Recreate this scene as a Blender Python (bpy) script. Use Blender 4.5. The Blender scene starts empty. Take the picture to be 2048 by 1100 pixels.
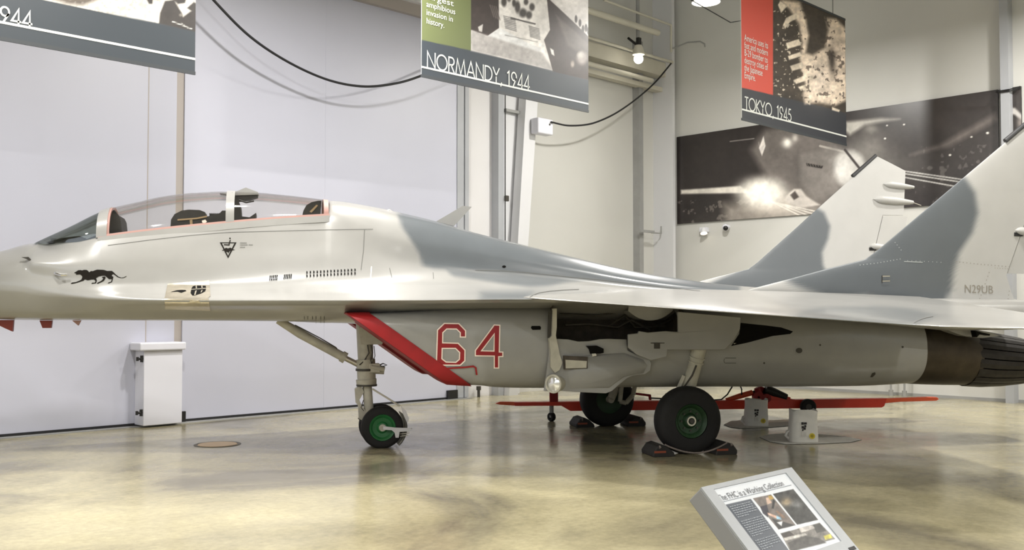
import bpy, bmesh, math, random
import numpy as np
from mathutils import Vector, Matrix
from mathutils.bvhtree import BVHTree
from mathutils.geometry import tessellate_polygon

random.seed(4)
S = bpy.context.scene
COL = S.collection
PI = math.pi

# ------------------------------------------------------------------ camera
FPX = 1990.0
CZ = 1.8
TH = math.atan(68 / FPX)
R2 = math.sqrt(.5)
cam_data = bpy.data.cameras.new('camera')
cam_data.sensor_width = 36.0
cam_data.lens = FPX / 2048 * 36.0
cam_data.clip_end = 200
cam = bpy.data.objects.new('camera', cam_data)
cam.location = (0, 0, CZ)
cam.rotation_euler = (PI / 2 + TH, 0, -PI / 4)
COL.objects.link(cam)
S.camera = cam

# ------------------------------------------------------------------ world, exposure
S.view_settings.view_transform = 'Standard'
S.view_settings.look = 'None'
S.view_settings.gamma = 1.0
S.view_settings.exposure = -0.13
S.cycles.max_bounces = 7
S.cycles.diffuse_bounces = 4
S.cycles.glossy_bounces = 4
w = bpy.data.worlds.new('world')
S.world = w
w.use_nodes = True
w.node_tree.nodes['Background'].inputs[0].default_value = (0.75, 0.85, 1.0, 1)
w.node_tree.nodes['Background'].inputs[1].default_value = 0.3

# ------------------------------------------------------------------ room size
XR = 20.45      # right wall plane
YB = 15.15      # back wall plane
XL = -13.0
YF = -12.0
ZC = 10.2


def area(name, loc, target, sx, sy, power, color):
    d = bpy.data.lights.new(name, 'AREA')
    d.shape = 'RECTANGLE'
    d.size, d.size_y = sx, sy
    d.energy = power
    d.color = color
    o = bpy.data.objects.new(name, d)
    o.location = loc
    o.rotation_euler = (Vector(target) - Vector(loc)).to_track_quat('-Z', 'Y').to_euler()
    COL.objects.link(o)
    return o


# daylight entering through the tall glazed openings behind the camera
area('daylight_window_left', (XL + .15, 2.0, 5.6), (XL + 5, 2.0, 4.9), 18, 5.0, 300, (.80, .88, 1.0))
area('daylight_window_front', (4.0, YF + .15, 5.6), (4.0, YF + 5, 4.9), 22, 5.0, 60, (.88, .93, 1.0))

LAMP_POWER = 450
LAMP_COLOR = (1.0, .97, .92)
LAMP_Z = 7.6


# ------------------------------------------------------------------ geometry from the camera survey
YAW = math.radians(13.3)
MR, MF = 1.935, 14.0
AX = (math.cos(YAW), math.sin(YAW))
PX = (math.sin(YAW), -math.cos(YAW))


def ray(px, py):
    x = (px - 1024) / FPX
    y = -(py - 550) / FPX
    return x, math.cos(TH) - math.sin(TH) * y, math.sin(TH) + math.cos(TH) * y


def AP(px, py, t=0.):
    """station and height on the aircraft's plane at lateral offset t"""
    r, f, u = ray(px, py)
    k = (t + MR * PX[0] + MF * PX[1]) / (r * PX[0] + f * PX[1])
    return (k * r - MR) * AX[0] + (k * f - MF) * AX[1], CZ + k * u


def wray(px, py):
    r, f, u = ray(px, py)
    return (r + f) * R2, (f - r) * R2, u


def WY(px, py, y0):
    a, b, c = wray(px, py)
    k = y0 / b
    return Vector((k * a, y0, CZ + k * c))


def WX(px, py, x0):
    a, b, c = wray(px, py)
    k = x0 / a
    return Vector((x0, k * b, CZ + k * c))


def WZ(px, py, z0=0.):
    a, b, c = wray(px, py)
    k = (z0 - CZ) / c
    return Vector((k * a, k * b, z0))


def pix(X, Y, Z):
    """numpy world -> pixel"""
    r = (X - Y) * R2
    f = (X + Y) * R2
    u = Z - CZ
    d = f * math.cos(TH) + u * math.sin(TH)
    v = -f * math.sin(TH) + u * math.cos(TH)
    return 1024 + FPX * r / d, 550 - FPX * v / d


def apix(s, t, z):
    r = MR + s * AX[0] + t * PX[0]
    f = MF + s * AX[1] + t * PX[1]
    u = z - CZ
    d = f * math.cos(TH) + u * math.sin(TH)
    v = -f * math.sin(TH) + u * math.cos(TH)
    return 1024 + FPX * r / d, 550 - FPX * v / d


# ------------------------------------------------------------------ materials
def lin(c):
    return tuple((x / 12.92 if x <= .04045 else ((x + .055) / 1.055) ** 2.4) for x in c)


def rgb(r, g, b):
    return lin((r / 255., g / 255., b / 255.))


MATS = {}


def mat(name, color=(.5, .5, .5), rough=.5, metal=0., noise=0., nscale=4., bump=0., emit=None, estr=0.,
        coat=0., attr=None, spec=.5, alpha=None):
    m = bpy.data.materials.new(name)
    m.use_nodes = True
    nt = m.node_tree
    b = nt.nodes['Principled BSDF']
    b.inputs['Base Color'].default_value = (*color, 1)
    b.inputs['Roughness'].default_value = rough
    b.inputs['Metallic'].default_value = metal
    b.inputs['Specular IOR Level'].default_value = spec
    b.inputs['Coat Weight'].default_value = coat
    b.inputs['Coat Roughness'].default_value = .12
    src = None
    if attr:
        a = nt.nodes.new('ShaderNodeAttribute')
        a.attribute_name = attr
        src = a.outputs['Color']
        nt.links.new(src, b.inputs['Base Color'])
    if noise or bump:
        tc = nt.nodes.new('ShaderNodeTexCoord')
        n = nt.nodes.new('ShaderNodeTexNoise')
        n.inputs['Scale'].default_value = nscale
        n.inputs['Detail'].default_value = 6
        nt.links.new(tc.outputs['Object'], n.inputs['Vector'])
        if noise:
            mr = nt.nodes.new('ShaderNodeMapRange')
            mr.inputs['From Min'].default_value = .3
            mr.inputs['From Max'].default_value = .7
            mr.inputs['To Min'].default_value = 1 - noise
            mr.inputs['To Max'].default_value = 1 + noise
            nt.links.new(n.outputs['Fac'], mr.inputs['Value'])
            mx = nt.nodes.new('ShaderNodeVectorMath')
            mx.operation = 'MULTIPLY'
            if src is None:
                mx.inputs[0].default_value = color
            else:
                nt.links.new(src, mx.inputs[0])
            nt.links.new(mr.outputs['Result'], mx.inputs[1])
            nt.links.new(mx.outputs['Vector'], b.inputs['Base Color'])
        if bump:
            bp = nt.nodes.new('ShaderNodeBump')
            bp.inputs['Strength'].default_value = bump
            bp.inputs['Distance'].default_value = .02
            nt.links.new(n.outputs['Fac'], bp.inputs['Height'])
            nt.links.new(bp.outputs['Normal'], b.inputs['Normal'])
    if emit:
        b.inputs['Emission Color'].default_value = (*emit, 1)
        b.inputs['Emission Strength'].default_value = estr
    MATS[name] = m
    return m


PAINT_L = rgb(152, 151, 148)
PAINT_D = rgb(128, 134, 138)
mat('paint', attr='paint', rough=.30, noise=.05, nscale=2.2, coat=.35)
mat('paint_light', PAINT_L, rough=.34, noise=.06, nscale=3., coat=.2)
mat('fin_lit', rgb(180, 179, 176), rough=.45, noise=.03, nscale=3.)  # fuselage pale grey, lightened to stand for lamp light on the fins
mat('paint_fin', attr='paint', rough=.45, noise=.03, nscale=3.)
mat('gear_paint', rgb(186, 182, 168), rough=.4, noise=.12, nscale=9.)
mat('gear_dark', rgb(60, 56, 50), rough=.5, noise=.2, nscale=12.)
mat('bay_dark', rgb(72, 64, 56), rough=.7, noise=.35, nscale=9.)
mat('black', rgb(22, 21, 21), rough=.5)
mat('matte_black', rgb(18, 17, 16), rough=.9, spec=.15)
mat('rubber', rgb(19, 17, 17), rough=.75, noise=.2, nscale=20.)
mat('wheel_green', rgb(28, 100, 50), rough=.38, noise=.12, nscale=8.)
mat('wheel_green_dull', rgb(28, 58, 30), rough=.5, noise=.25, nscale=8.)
mat('red_cover', rgb(146, 10, 18), rough=.55, noise=.12, nscale=6.)
mat('red_dark', rgb(120, 40, 26), rough=.5)
mat('red_number', rgb(150, 14, 24), rough=.5)
mat('white_number', rgb(250, 232, 220), rough=.4)
mat('emblem_black', rgb(26, 22, 17), rough=.8, spec=.2)
mat('panel_line', rgb(92, 92, 88), rough=.6)
mat('panel_line_light', rgb(236, 236, 230), rough=.4)
mat('rivet', rgb(140, 134, 124), rough=.6)
mat('rivet_light', rgb(170, 174, 174), rough=.5)
mat('steel', rgb(200, 196, 186), rough=.28, metal=.85)
mat('chrome', rgb(230, 230, 230), rough=.12, metal=1.)
mat('gun_steel', rgb(214, 206, 190), rough=.25, metal=.75, noise=.1, nscale=14.)
mat('nozzle', rgb(66, 58, 48), rough=.45, metal=.6, noise=.25, nscale=5.)
mat('nozzle_dark', rgb(44, 41, 40), rough=.5, metal=.5, noise=.25, nscale=9.)
mat('seal_pink', rgb(172, 134, 126), rough=.6)
mat('seat_black', rgb(30, 28, 26), rough=.6, noise=.3, nscale=14.)
mat('strap_tan', rgb(150, 128, 96), rough=.7)
mat('light_lens', rgb(240, 240, 236), rough=.08, metal=.7)
mat('fin_tip_black', rgb(58, 58, 60), rough=.5)
mat('wall_white', rgb(214, 212, 212), rough=.55, noise=.02, nscale=.6)
mat('wall_grey', rgb(200, 199, 194), rough=.65, noise=.03, nscale=.5)
mat('door_white', rgb(188, 189, 202), rough=.42, noise=.015, nscale=.7)
mat('box_white', rgb(218, 218, 226), rough=.45)
mat('trim_taupe', rgb(168, 160, 154), rough=.5)
mat('trim_grey', rgb(166, 168, 172), rough=.5, noise=.05, nscale=2.)
mat('trim_white', rgb(214, 214, 216), rough=.45)
mat('steel_grey', rgb(150, 150, 148), rough=.5, noise=.08, nscale=3.)
mat('beam_cream', rgb(198, 194, 180), rough=.55, noise=.05, nscale=2.)
mat('ceiling_mat', rgb(196, 194, 188), rough=.8)
mat('cable_black', rgb(20, 20, 22), rough=.6)
mat('print', attr='paint', rough=.5)
mat('print_gloss', attr='paint', rough=.32)
mat('print_white', rgb(226, 228, 222), rough=.5)
mat('banner_rail', rgb(58, 62, 66), rough=.5)
mat('tow_red', rgb(222, 58, 32), rough=.4, noise=.08, nscale=5.)
mat('tow_orange', rgb(234, 96, 56), rough=.4)
mat('jug_white', rgb(226, 222, 214), rough=.45, noise=.05, nscale=8.)
mat('label_black', rgb(40, 36, 34), rough=.5)
mat('label_yellow', rgb(222, 200, 66), rough=.5)
mat('label_olive', rgb(150, 134, 40), rough=.5)
mat('pad_grey', rgb(214, 210, 202), rough=.9, noise=.12, nscale=10.)
mat('pad_edge', rgb(58, 54, 50), rough=.9)
mat('paper_white', rgb(240, 236, 220), rough=.8)
mat('chock_black', rgb(34, 31, 29), rough=.7, noise=.25, nscale=12.)
mat('chock_orange', rgb(140, 66, 40), rough=.6)
mat('rope', rgb(120, 110, 104), rough=.9, noise=.2, nscale=60.)
mat('plate_brass', rgb(206, 172, 116), rough=.35, metal=.5)
mat('plate_ring', rgb(92, 84, 66), rough=.5)
mat('stand_grey', rgb(168, 171, 175), rough=.4, metal=.25, noise=.03, nscale=20.)
mat('stand_side', rgb(148, 148, 148), rough=.5, metal=.2)
mat('sign_text', rgb(84, 86, 92), rough=.5)
mat('sign_lines', rgb(150, 156, 164), rough=.5)
mat('lamp_shade', rgb(190, 190, 186), rough=.4, metal=.4)
mat('lamp_glow', (1, 1, 1), emit=(1., .96, .86), estr=9.)
mat('bulb_glow', (1, 1, 1), emit=(1., .95, .84), estr=12.)
mat('wall_lamp_glow', (1, 1, 1), emit=(1., .85, .66), estr=3.)
mat('track_black', rgb(24, 24, 26), rough=.6)
mat('sky_pane', (.8, .9, 1.), emit=(.85, .92, 1.), estr=.5)


def glass(name, tint, gloss_rough=.03, fac=.08):
    m = bpy.data.materials.new(name)
    m.use_nodes = True
    nt = m.node_tree
    nt.nodes.remove(nt.nodes['Principled BSDF'])
    out = nt.nodes['Material Output']
    tr = nt.nodes.new('ShaderNodeBsdfTransparent')
    tr.inputs[0].default_value = (*tint, 1)
    gl = nt.nodes.new('ShaderNodeBsdfGlossy')
    gl.inputs['Roughness'].default_value = gloss_rough
    lw = nt.nodes.new('ShaderNodeLayerWeight')
    lw.inputs[0].default_value = .25
    mr = nt.nodes.new('ShaderNodeMapRange')
    mr.inputs['To Min'].default_value = fac
    mr.inputs['To Max'].default_value = .6
    nt.links.new(lw.outputs['Fresnel'], mr.inputs['Value'])
    mx = nt.nodes.new('ShaderNodeMixShader')
    nt.links.new(mr.outputs['Result'], mx.inputs[0])
    nt.links.new(tr.outputs[0], mx.inputs[1])
    nt.links.new(gl.outputs[0], mx.inputs[2])
    nt.links.new(mx.outputs[0], out.inputs['Surface'])
    MATS[name] = m


glass('canopy_glass', (.95, .94, .92), .04, .05)
glass('windscreen_glass', (.52, .56, .53), .03, .10)


def floor_material():
    m = bpy.data.materials.new('polished_concrete')
    m.use_nodes = True
    nt = m.node_tree
    b = nt.nodes['Principled BSDF']
    tc = nt.nodes.new('ShaderNodeTexCoord')

    def noise(scale, detail, rough=.55, dist=0.):
        n = nt.nodes.new('ShaderNodeTexNoise')
        n.inputs['Scale'].default_value = scale
        n.inputs['Detail'].default_value = detail
        n.inputs['Roughness'].default_value = rough
        n.inputs['Distortion'].default_value = dist
        nt.links.new(tc.outputs['Object'], n.inputs['Vector'])
        return n
    n1 = noise(.38, 5, .6, .6)
    r1 = nt.nodes.new('ShaderNodeValToRGB')
    r1.color_ramp.elements[0].position = .34
    r1.color_ramp.elements[0].color = (*rgb(112, 106, 90), 1)
    r1.color_ramp.elements[1].position = .66
    r1.color_ramp.elements[1].color = (*rgb(190, 181, 146), 1)
    e = r1.color_ramp.elements.new(.5)
    e.color = (*rgb(162, 154, 124), 1)
    nt.links.new(n1.outputs['Fac'], r1.inputs['Fac'])
    n2 = noise(14., 8, .7)
    mr = nt.nodes.new('ShaderNodeMapRange')
    mr.inputs['From Min'].default_value = .3
    mr.inputs['From Max'].default_value = .7
    mr.inputs['To Min'].default_value = .84
    mr.inputs['To Max'].default_value = 1.14
    nt.links.new(n2.outputs['Fac'], mr.inputs['Value'])
    mx = nt.nodes.new('ShaderNodeVectorMath')
    mx.operation = 'MULTIPLY'
    nt.links.new(r1.outputs['Color'], mx.inputs[0])
    nt.links.new(mr.outputs['Result'], mx.inputs[1])
    nt.links.new(mx.outputs['Vector'], b.inputs['Base Color'])
    n3 = noise(1.6, 5, .6)
    mr2 = nt.nodes.new('ShaderNodeMapRange')
    mr2.inputs['From Min'].default_value = .3
    mr2.inputs['From Max'].default_value = .7
    mr2.inputs['To Min'].default_value = .10
    mr2.inputs['To Max'].default_value = .26
    nt.links.new(n3.outputs['Fac'], mr2.inputs['Value'])
    nt.links.new(mr2.outputs['Result'], b.inputs['Roughness'])
    b.inputs['Specular IOR Level'].default_value = .45
    bp = nt.nodes.new('ShaderNodeBump')
    bp.inputs['Strength'].default_value = .04
    bp.inputs['Distance'].default_value = .02
    nt.links.new(n2.outputs['Fac'], bp.inputs['Height'])
    nt.links.new(bp.outputs['Normal'], b.inputs['Normal'])
    MATS['floor'] = m


floor_material()


# ------------------------------------------------------------------ mesh builder
class MB:
    def __init__(self):
        self.v = []
        self.f = []
        self.mi = []
        self.cur = 0

    def add(self, verts, faces):
        o = len(self.v)
        self.v += [tuple(p) for p in verts]
        for f in faces:
            self.f.append([i + o for i in f])
            self.mi.append(self.cur)
        return self

    def box(self, lo, hi):
        x0, y0, z0 = lo
        x1, y1, z1 = hi
        return self.add([(x0, y0, z0), (x1, y0, z0), (x1, y1, z0), (x0, y1, z0),
                         (x0, y0, z1), (x1, y0, z1), (x1, y1, z1), (x0, y1, z1)],
                        [(0, 3, 2, 1), (4, 5, 6, 7), (0, 1, 5, 4), (1, 2, 6, 5), (2, 3, 7, 6), (3, 0, 4, 7)])

    def cyl(self, p0, p1, r0, r1=None, n=16, cap=True):
        r1 = r0 if r1 is None else r1
        return self.tube([p0, p1], [r0, r1], n, cap)

    def tube(self, path, r, n=10, cap=True):
        P = [Vector(p) for p in path]
        if not isinstance(r, (list, tuple)):
            r = [r] * len(P)
        d0 = (P[1] - P[0]).normalized()
        a = Vector((0, 0, 1)) if abs(d0.z) < .9 else Vector((1, 0, 0))
        u = d0.cross(a).normalized()
        verts = []
        for i, p in enumerate(P):
            if i == 0:
                d = d0
            elif i == len(P) - 1:
                d = (P[i] - P[i - 1]).normalized()
            else:
                d = ((P[i] - P[i - 1]).normalized() + (P[i + 1] - P[i]).normalized())
                d = d.normalized() if d.length > 1e-6 else (P[i + 1] - P[i]).normalized()
            u = (u - d * u.dot(d)).normalized()
            v = d.cross(u)
            for k in range(n):
                ang = 2 * PI * k / n
                verts.append(p + (u * math.cos(ang) + v * math.sin(ang)) * r[i])
        faces = []
        for i in range(len(P) - 1):
            for k in range(n):
                faces.append((i * n + k, i * n + (k + 1) % n, (i + 1) * n + (k + 1) % n, (i + 1) * n + k))
        if cap:
            faces.append(tuple(reversed(range(n))))
            faces.append(tuple((len(P) - 1) * n + k for k in range(n)))
        return self.add(verts, faces)

    def lathe(self, c, axis, prof, n=28):
        """prof = [(offset along axis, radius)], closed ring when first == last"""
        c = Vector(c)
        ax = Vector(axis).normalized()
        a = Vector((0, 0, 1)) if abs(ax.z) < .9 else Vector((1, 0, 0))
        u = ax.cross(a).normalized()
        v = ax.cross(u)
        verts = []
        for (h, r) in prof:
            for k in range(n):
                g = 2 * PI * k / n
                verts.append(c + ax * h + (u * math.cos(g) + v * math.sin(g)) * max(r, 1e-4))
        faces = []
        for i in range(len(prof) - 1):
            for k in range(n):
                faces.append((i * n + k, i * n + (k + 1) % n, (i + 1) * n + (k + 1) % n, (i + 1) * n + k))
        return self.add(verts, faces)

    def prism(self, poly, thick):
        """poly: list of Vector 3D points (planar); thick: Vector extrusion"""
        n = len(poly)
        t = Vector(thick)
        tris = tessellate_polygon([[Vector(p) for p in poly]])
        verts = [Vector(p) for p in poly] + [Vector(p) + t for p in poly]
        faces = [tuple(x) for x in tris] + [tuple(i + n for i in reversed(x)) for x in tris]
        faces += [(i, (i + 1) % n, (i + 1) % n + n, i + n) for i in range(n)]
        return self.add(verts, faces)

    def grid(self, rows, closed_u=False, closed_v=False):
        """rows: list of equal length point lists"""
        nr, nc = len(rows), len(rows[0])
        verts = [p for r in rows for p in r]
        faces = []
        for i in range(nr if closed_v else nr - 1):
            for j in range(nc if closed_u else nc - 1):
                a, b = i, (i + 1) % nr
                c, d = j, (j + 1) % nc
                faces.append((a * nc + c, a * nc + d, b * nc + d, b * nc + c))
        return self.add(verts, faces)


def obj(name, mb, mats, parent=None, smooth=None, loc=None, fix=True):
    me = bpy.data.meshes.new(name)
    me.from_pydata([tuple(v) for v in mb.v], [], mb.f)
    if isinstance(mats, str):
        mats = [mats]
    for m in mats:
        me.materials.append(MATS[m])
    if len(mats) > 1:
        me.polygons.foreach_set('material_index', mb.mi)
    if fix:
        bm = bmesh.new()
        bm.from_mesh(me)
        bmesh.ops.recalc_face_normals(bm, faces=bm.faces)
        bm.to_mesh(me)
        bm.free()
    if smooth is not None:
        me.polygons.foreach_set('use_smooth', [True] * len(me.polygons))
        me.set_sharp_from_angle(angle=math.radians(smooth))
    me.update()
    o = bpy.data.objects.new(name, me)
    COL.objects.link(o)
    if parent is not None:
        o.parent = parent
    if loc is not None:
        o.location = loc
    return o


def tag(o, label, cat, group=None):
    o['label'] = label
    o['category'] = cat
    if group:
        o['group'] = group
    return o


def struct(o):
    o['kind'] = 'structure'
    return o


def empty(name, loc=(0, 0, 0), rz=0.):
    o = bpy.data.objects.new(name, None)
    o.location = loc
    o.rotation_euler = (0, 0, rz)
    o.empty_display_size = .2
    COL.objects.link(o)
    return o


def bevel(o, width=.01, seg=2):
    m = o.modifiers.new('bevel', 'BEVEL')
    m.width = width
    m.segments = seg
    m.limit_method = 'ANGLE'
    m.angle_limit = math.radians(40)
    return o


# ------------------------------------------------------------------ painting helpers (flat prints and paint schemes)
def sdist(px, py, poly):
    """signed distance to a polygon, negative inside (numpy arrays)"""
    d = np.full(px.shape, 1e12)
    inside = np.zeros(px.shape, bool)
    n = len(poly)
    for i in range(n):
        x0, y0 = poly[i]
        x1, y1 = poly[(i + 1) % n]
        ex, ey = x1 - x0, y1 - y0
        l2 = ex * ex + ey * ey + 1e-12
        tt = np.clip(((px - x0) * ex + (py - y0) * ey) / l2, 0, 1)
        d = np.minimum(d, (px - x0 - tt * ex) ** 2 + (py - y0 - tt * ey) ** 2)
        c = ((y0 > py) != (y1 > py))
        if y1 != y0:
            xx = (x1 - x0) * (py - y0) / (y1 - y0) + x0
            inside ^= c & (px < xx)
    d = np.sqrt(d)
    return np.where(inside, -d, d)


def vnoise(x, y, scale, seed):
    rs = np.random.RandomState(seed)
    T = rs.rand(64, 64)
    x = x / scale
    y = y / scale
    xi = np.floor(x).astype(int)
    yi = np.floor(y).astype(int)
    fx = x - xi
    fy = y - yi
    fx = fx * fx * (3 - 2 * fx)
    fy = fy * fy * (3 - 2 * fy)
    g = lambda a, b: T[a % 64, b % 64]
    return (g(xi, yi) * (1 - fx) + g(xi + 1, yi) * fx) * (1 - fy) + (g(xi, yi + 1) * (1 - fx) + g(xi + 1, yi + 1) * fx) * fy


def fnoise(x, y, scale, seed, octs=4):
    a = 0
    amp = .5
    for k in range(octs):
        a = a + vnoise(x, y, scale / 2 ** k, seed + k) * amp
        amp *= .5
    return a / (1 - .5 ** octs)


class Canvas:
    """a fine rectangular print; painting happens in the print's own survey coordinates x, y"""

    def __init__(self, px, py, base):
        self.px, self.py = px, py
        self.c = np.zeros(px.shape + (3,))
        self.c[:] = base

    def mixin(self, m, color):
        m = np.clip(m, 0, 1)[..., None]
        self.c = self.c * (1 - m) + np.array(color) * m

    def poly(self, pts, color, feather=1.2, k=1.):
        self.mixin(k * np.clip(.5 - sdist(self.px, self.py, pts) / feather, 0, 1), color)

    def blob(self, cx, cy, rx, ry, color, k=1., p=1.):
        d = ((self.px - cx) / rx) ** 2 + ((self.py - cy) / ry) ** 2
        self.mixin(k * np.exp(-d ** p), color)

    def disc(self, cx, cy, rx, ry, color, feather=.12, k=1.):
        d = np.sqrt(((self.px - cx) / rx) ** 2 + ((self.py - cy) / ry) ** 2)
        self.mixin(k * np.clip((1 - d) / feather, 0, 1), color)

    def line(self, x0, y0, x1, y1, wdt, color, k=1.):
        ex, ey = x1 - x0, y1 - y0
        tt = np.clip(((self.px - x0) * ex + (self.py - y0) * ey) / (ex * ex + ey * ey), 0, 1)
        d = np.hypot(self.px - x0 - tt * ex, self.py - y0 - tt * ey)
        self.mixin(k * np.clip(.5 + (wdt / 2 - d) / 1.2, 0, 1), color)

    def grain(self, scale, seed, amp, mask=1.):
        n = fnoise(self.px, self.py, scale, seed) - .5
        self.c = np.clip(self.c * (1 + (amp * n * mask)[..., None]), 0, 1)

    def speck(self, scale, seed, thr, color, mask=1., k=1.):
        n = fnoise(self.px, self.py, scale, seed, 3)
        self.mixin(k * np.clip((n - thr) / .04, 0, 1) * mask, color)


def paint_attr(o, cols):
    """cols: (nverts,3) sRGB 0-1"""
    me = o.data
    a = me.color_attributes.new('paint', 'FLOAT_COLOR', 'POINT')
    c = np.asarray(cols, float)
    l = np.where(c <= .04045, c / 12.92, ((c + .055) / 1.055) ** 2.4)
    out = np.ones((len(me.vertices), 4))
    out[:, :3] = l
    a.data.foreach_set('color', out.ravel())


def ribbon(path, wd, closed=False):
    """2D mitred ribbon -> list of quads"""
    P = [Vector(p) for p in path]
    n = len(P)
    L, Rr = [], []
    for i in range(n):
        if closed:
            a, b = P[(i - 1) % n], P[(i + 1) % n]
        else:
            a, b = P[max(i - 1, 0)], P[min(i + 1, n - 1)]
        d1 = (P[i] - a)
        d2 = (b - P[i])
        d1 = d1.normalized() if d1.length > 1e-9 else d2.normalized()
        d2 = d2.normalized() if d2.length > 1e-9 else d1
        t = (d1 + d2)
        t = t.normalized() if t.length > 1e-6 else d1
        nn = Vector((-t.y, t.x))
        c = max(.45, nn.dot(Vector((-d1.y, d1.x))))
        L.append(P[i] + nn * (wd / 2 / c))
        Rr.append(P[i] - nn * (wd / 2 / c))
    q = []
    for i in range(n if closed else n - 1):
        j = (i + 1) % n
        q.append([L[i], L[j], Rr[j], Rr[i]])
    return q


def arc(cx, cy, rx, ry, a0, a1, n=16):
    return [(cx + rx * math.cos(math.radians(a0 + (a1 - a0) * i / n)), cy + ry * math.sin(math.radians(a0 + (a1 - a0) * i / n))) for i in range(n + 1)]


# geometric stroke letters (height 1): advance, strokes
GLYPH = {
    'N': (.86, [[(.06, 0), (.06, .98), (.74, .04), (.74, 1)]]),
    'O': (1.06, [arc(.5, .5, .46, .46, 0, 360, 28)]),
    'R': (.66, [[(.06, 0), (.06, .95), (.3, .95)] + arc(.3, .72, .24, .23, 90, -90, 12) + [(.06, .49)], [(.26, .49), (.58, 0)]]),
    'M': (1.06, [[(.05, 0), (.2, .96), (.5, .06), (.8, .96), (.95, 0)]]),
    'A': (.86, [[(.03, 0), (.4, .97), (.77, 0)], [(.15, .3), (.65, .3)]]),
    'D': (.82, [[(.06, .05), (.06, .95), (.28, .95)] + arc(.28, .5, .46, .45, 90, -90, 18) + [(.06, .05)]]),
    'Y': (.74, [[(.02, 1), (.34, .48), (.66, 1)], [(.34, .5), (.34, 0)]]),
    'T': (.58, [[(.0, .95), (.54, .95)], [(.27, .95), (.27, 0)]]),
    'K': (.66, [[(.06, 0), (.06, 1)], [(.58, 1), (.1, .5), (.62, 0)]]),
    ',': (.36, [[(.16, .1), (.06, -.16)]]),
    ' ': (.3, []),
    '1': (.46, [[(.06, .8), (.25, .95), (.25, 0)]]),
    '9': (.66, [arc(.3, .68, .25, .27, 0, 360, 20), [(.54, .6), (.2, 0)]]),
    '4': (.68, [[(.46, 0), (.46, .97), (.05, .22), (.62, .22)]]),
    '5': (.62, [[(.5, .95), (.2, .95), (.12, .55)] + arc(.26, .31, .26, .27, 115, -140, 16)]),
}


def stroke_text(txt, wd=.085):
    x = 0
    quads = []
    for ch in txt:
        adv, st = GLYPH[ch]
        for p in st:
            closed = len(p) > 3 and (Vector(p[0]) - Vector(p[-1])).length < 1e-4
            pts = p[:-1] if closed else p
            for q in ribbon(pts, wd, closed):
                quads.append([(v.x + x, v.y) for v in q])
        x += adv
    return quads, x


_txt_cache = {}


def font_text(txt):
    """outline text -> (verts2d, tris, width), unit size"""
    if txt in _txt_cache:
        return _txt_cache[txt]
    cu = bpy.data.curves.new('t', 'FONT')
    cu.body = txt
    cu.resolution_u = 3
    o = bpy.data.objects.new('t', cu)
    COL.objects.link(o)
    bpy.context.view_layer.update()
    dg = bpy.context.evaluated_depsgraph_get()
    me = bpy.data.meshes.new_from_object(o.evaluated_get(dg))
    v = [(p.co.x, p.co.y) for p in me.vertices]
    f = [tuple(p.vertices) for p in me.polygons]
    bpy.data.objects.remove(o)
    bpy.data.curves.remove(cu)
    bpy.data.meshes.remove(me)
    _txt_cache[txt] = (v, f, max([p[0] for p in v] or [1]))
    return _txt_cache[txt]


# ================================================================== THE ROOM
def slab(name, lo, hi, m):
    return struct(obj(name, MB().box(lo, hi), m))


fl = MB()
fl.box((XL - .2, YF - .2, -.2), (XR + .2, YB + .2, 0))
floor = struct(obj('floor', fl, 'floor'))
slab('ceiling', (XL - .2, YF - .2, ZC), (XR + .2, YB + .2, ZC + .2), 'ceiling_mat')
slab('wall_right', (XR, YF, 0), (XR + .2, YB + .2, ZC), 'wall_grey')
wall_back = slab('wall_back', (XL, YB, 0), (XR, YB + .2, ZC), 'wall_grey')


# walls behind the camera, each with one wide row of glazing
def glazed_wall(name, along, lo, hi, z0, z1, plane, thick):
    m = MB()

    def b(a0, a1, c0, c1):
        if along == 'x':
            m.box((a0, plane - thick, c0), (a1, plane, c1))
        else:
            m.box((plane - thick, a0, c0), (plane, a1, c1))
    g0, g1 = lo[0], hi[0]
    b(lo[1], hi[1], 0, z0)
    b(lo[1], hi[1], z1, ZC)
    b(lo[1], g0, z0, z1)
    b(g1, hi[1], z0, z1)
    return struct(obj(name, m, 'wall_grey'))


glazed_wall('wall_left', 'y', (-7, YF), (11, YB + .2), 3.1, 8.1, XL, .2)
glazed_wall('wall_front', 'x', (-7, XL), (15, XR), 3.1, 8.1, YF, .2)
for nm, al, a0, a1, pl in (('window_1', 'y', -7, 11, XL - .12), ('window_2', 'x', -7, 15, YF - .12)):
    m = MB()
    if al == 'y':
        m.box((pl - .02, a0, 3.1), (pl, a1, 8.1))
    else:
        m.box((a0, pl - .02, 3.1), (a1, pl, 8.1))
    wn = struct(obj(nm, m, 'sky_pane'))
    k = 7
    for i in range(k + 1):
        a = a0 + (a1 - a0) * i / k
        mm = MB()
        if al == 'y':
            mm.box((pl, a - .05, 3.1), (pl + .08, a + .05, 8.1))
        else:
            mm.box((a - .05, pl, 3.1), (a + .05, pl + .08, 8.1))
        obj('mullion', mm, 'trim_grey', wn)


def bx(px, py, y0):
    return WY(px, py, y0).x


DY = 14.93          # face of the hangar door leaves
DTOP = WY(703, 0, DY).z
H = 618


# ---- door leaves
def leaf(name, x0, x1, z1=None, y0=DY, th=.08, m='door_white'):
    d = struct(obj(name, MB().box((x0, y0, .035), (x1, y0 + th, z1 or DTOP)), m))
    return d


xa = bx(292, H, DY)
xb = bx(350, H, DY)
xc = bx(365, H, DY)
xd = bx(913, H, DY)
xe = bx(936, H, DY)
XQ = [xa - 7.2, xa - 3.6]
d1 = leaf('door_1', XL + .6, xa)
d2 = leaf('door_2', xa, xb, y0=DY + .018)
d3 = leaf('door_3', xc, xd)
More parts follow.
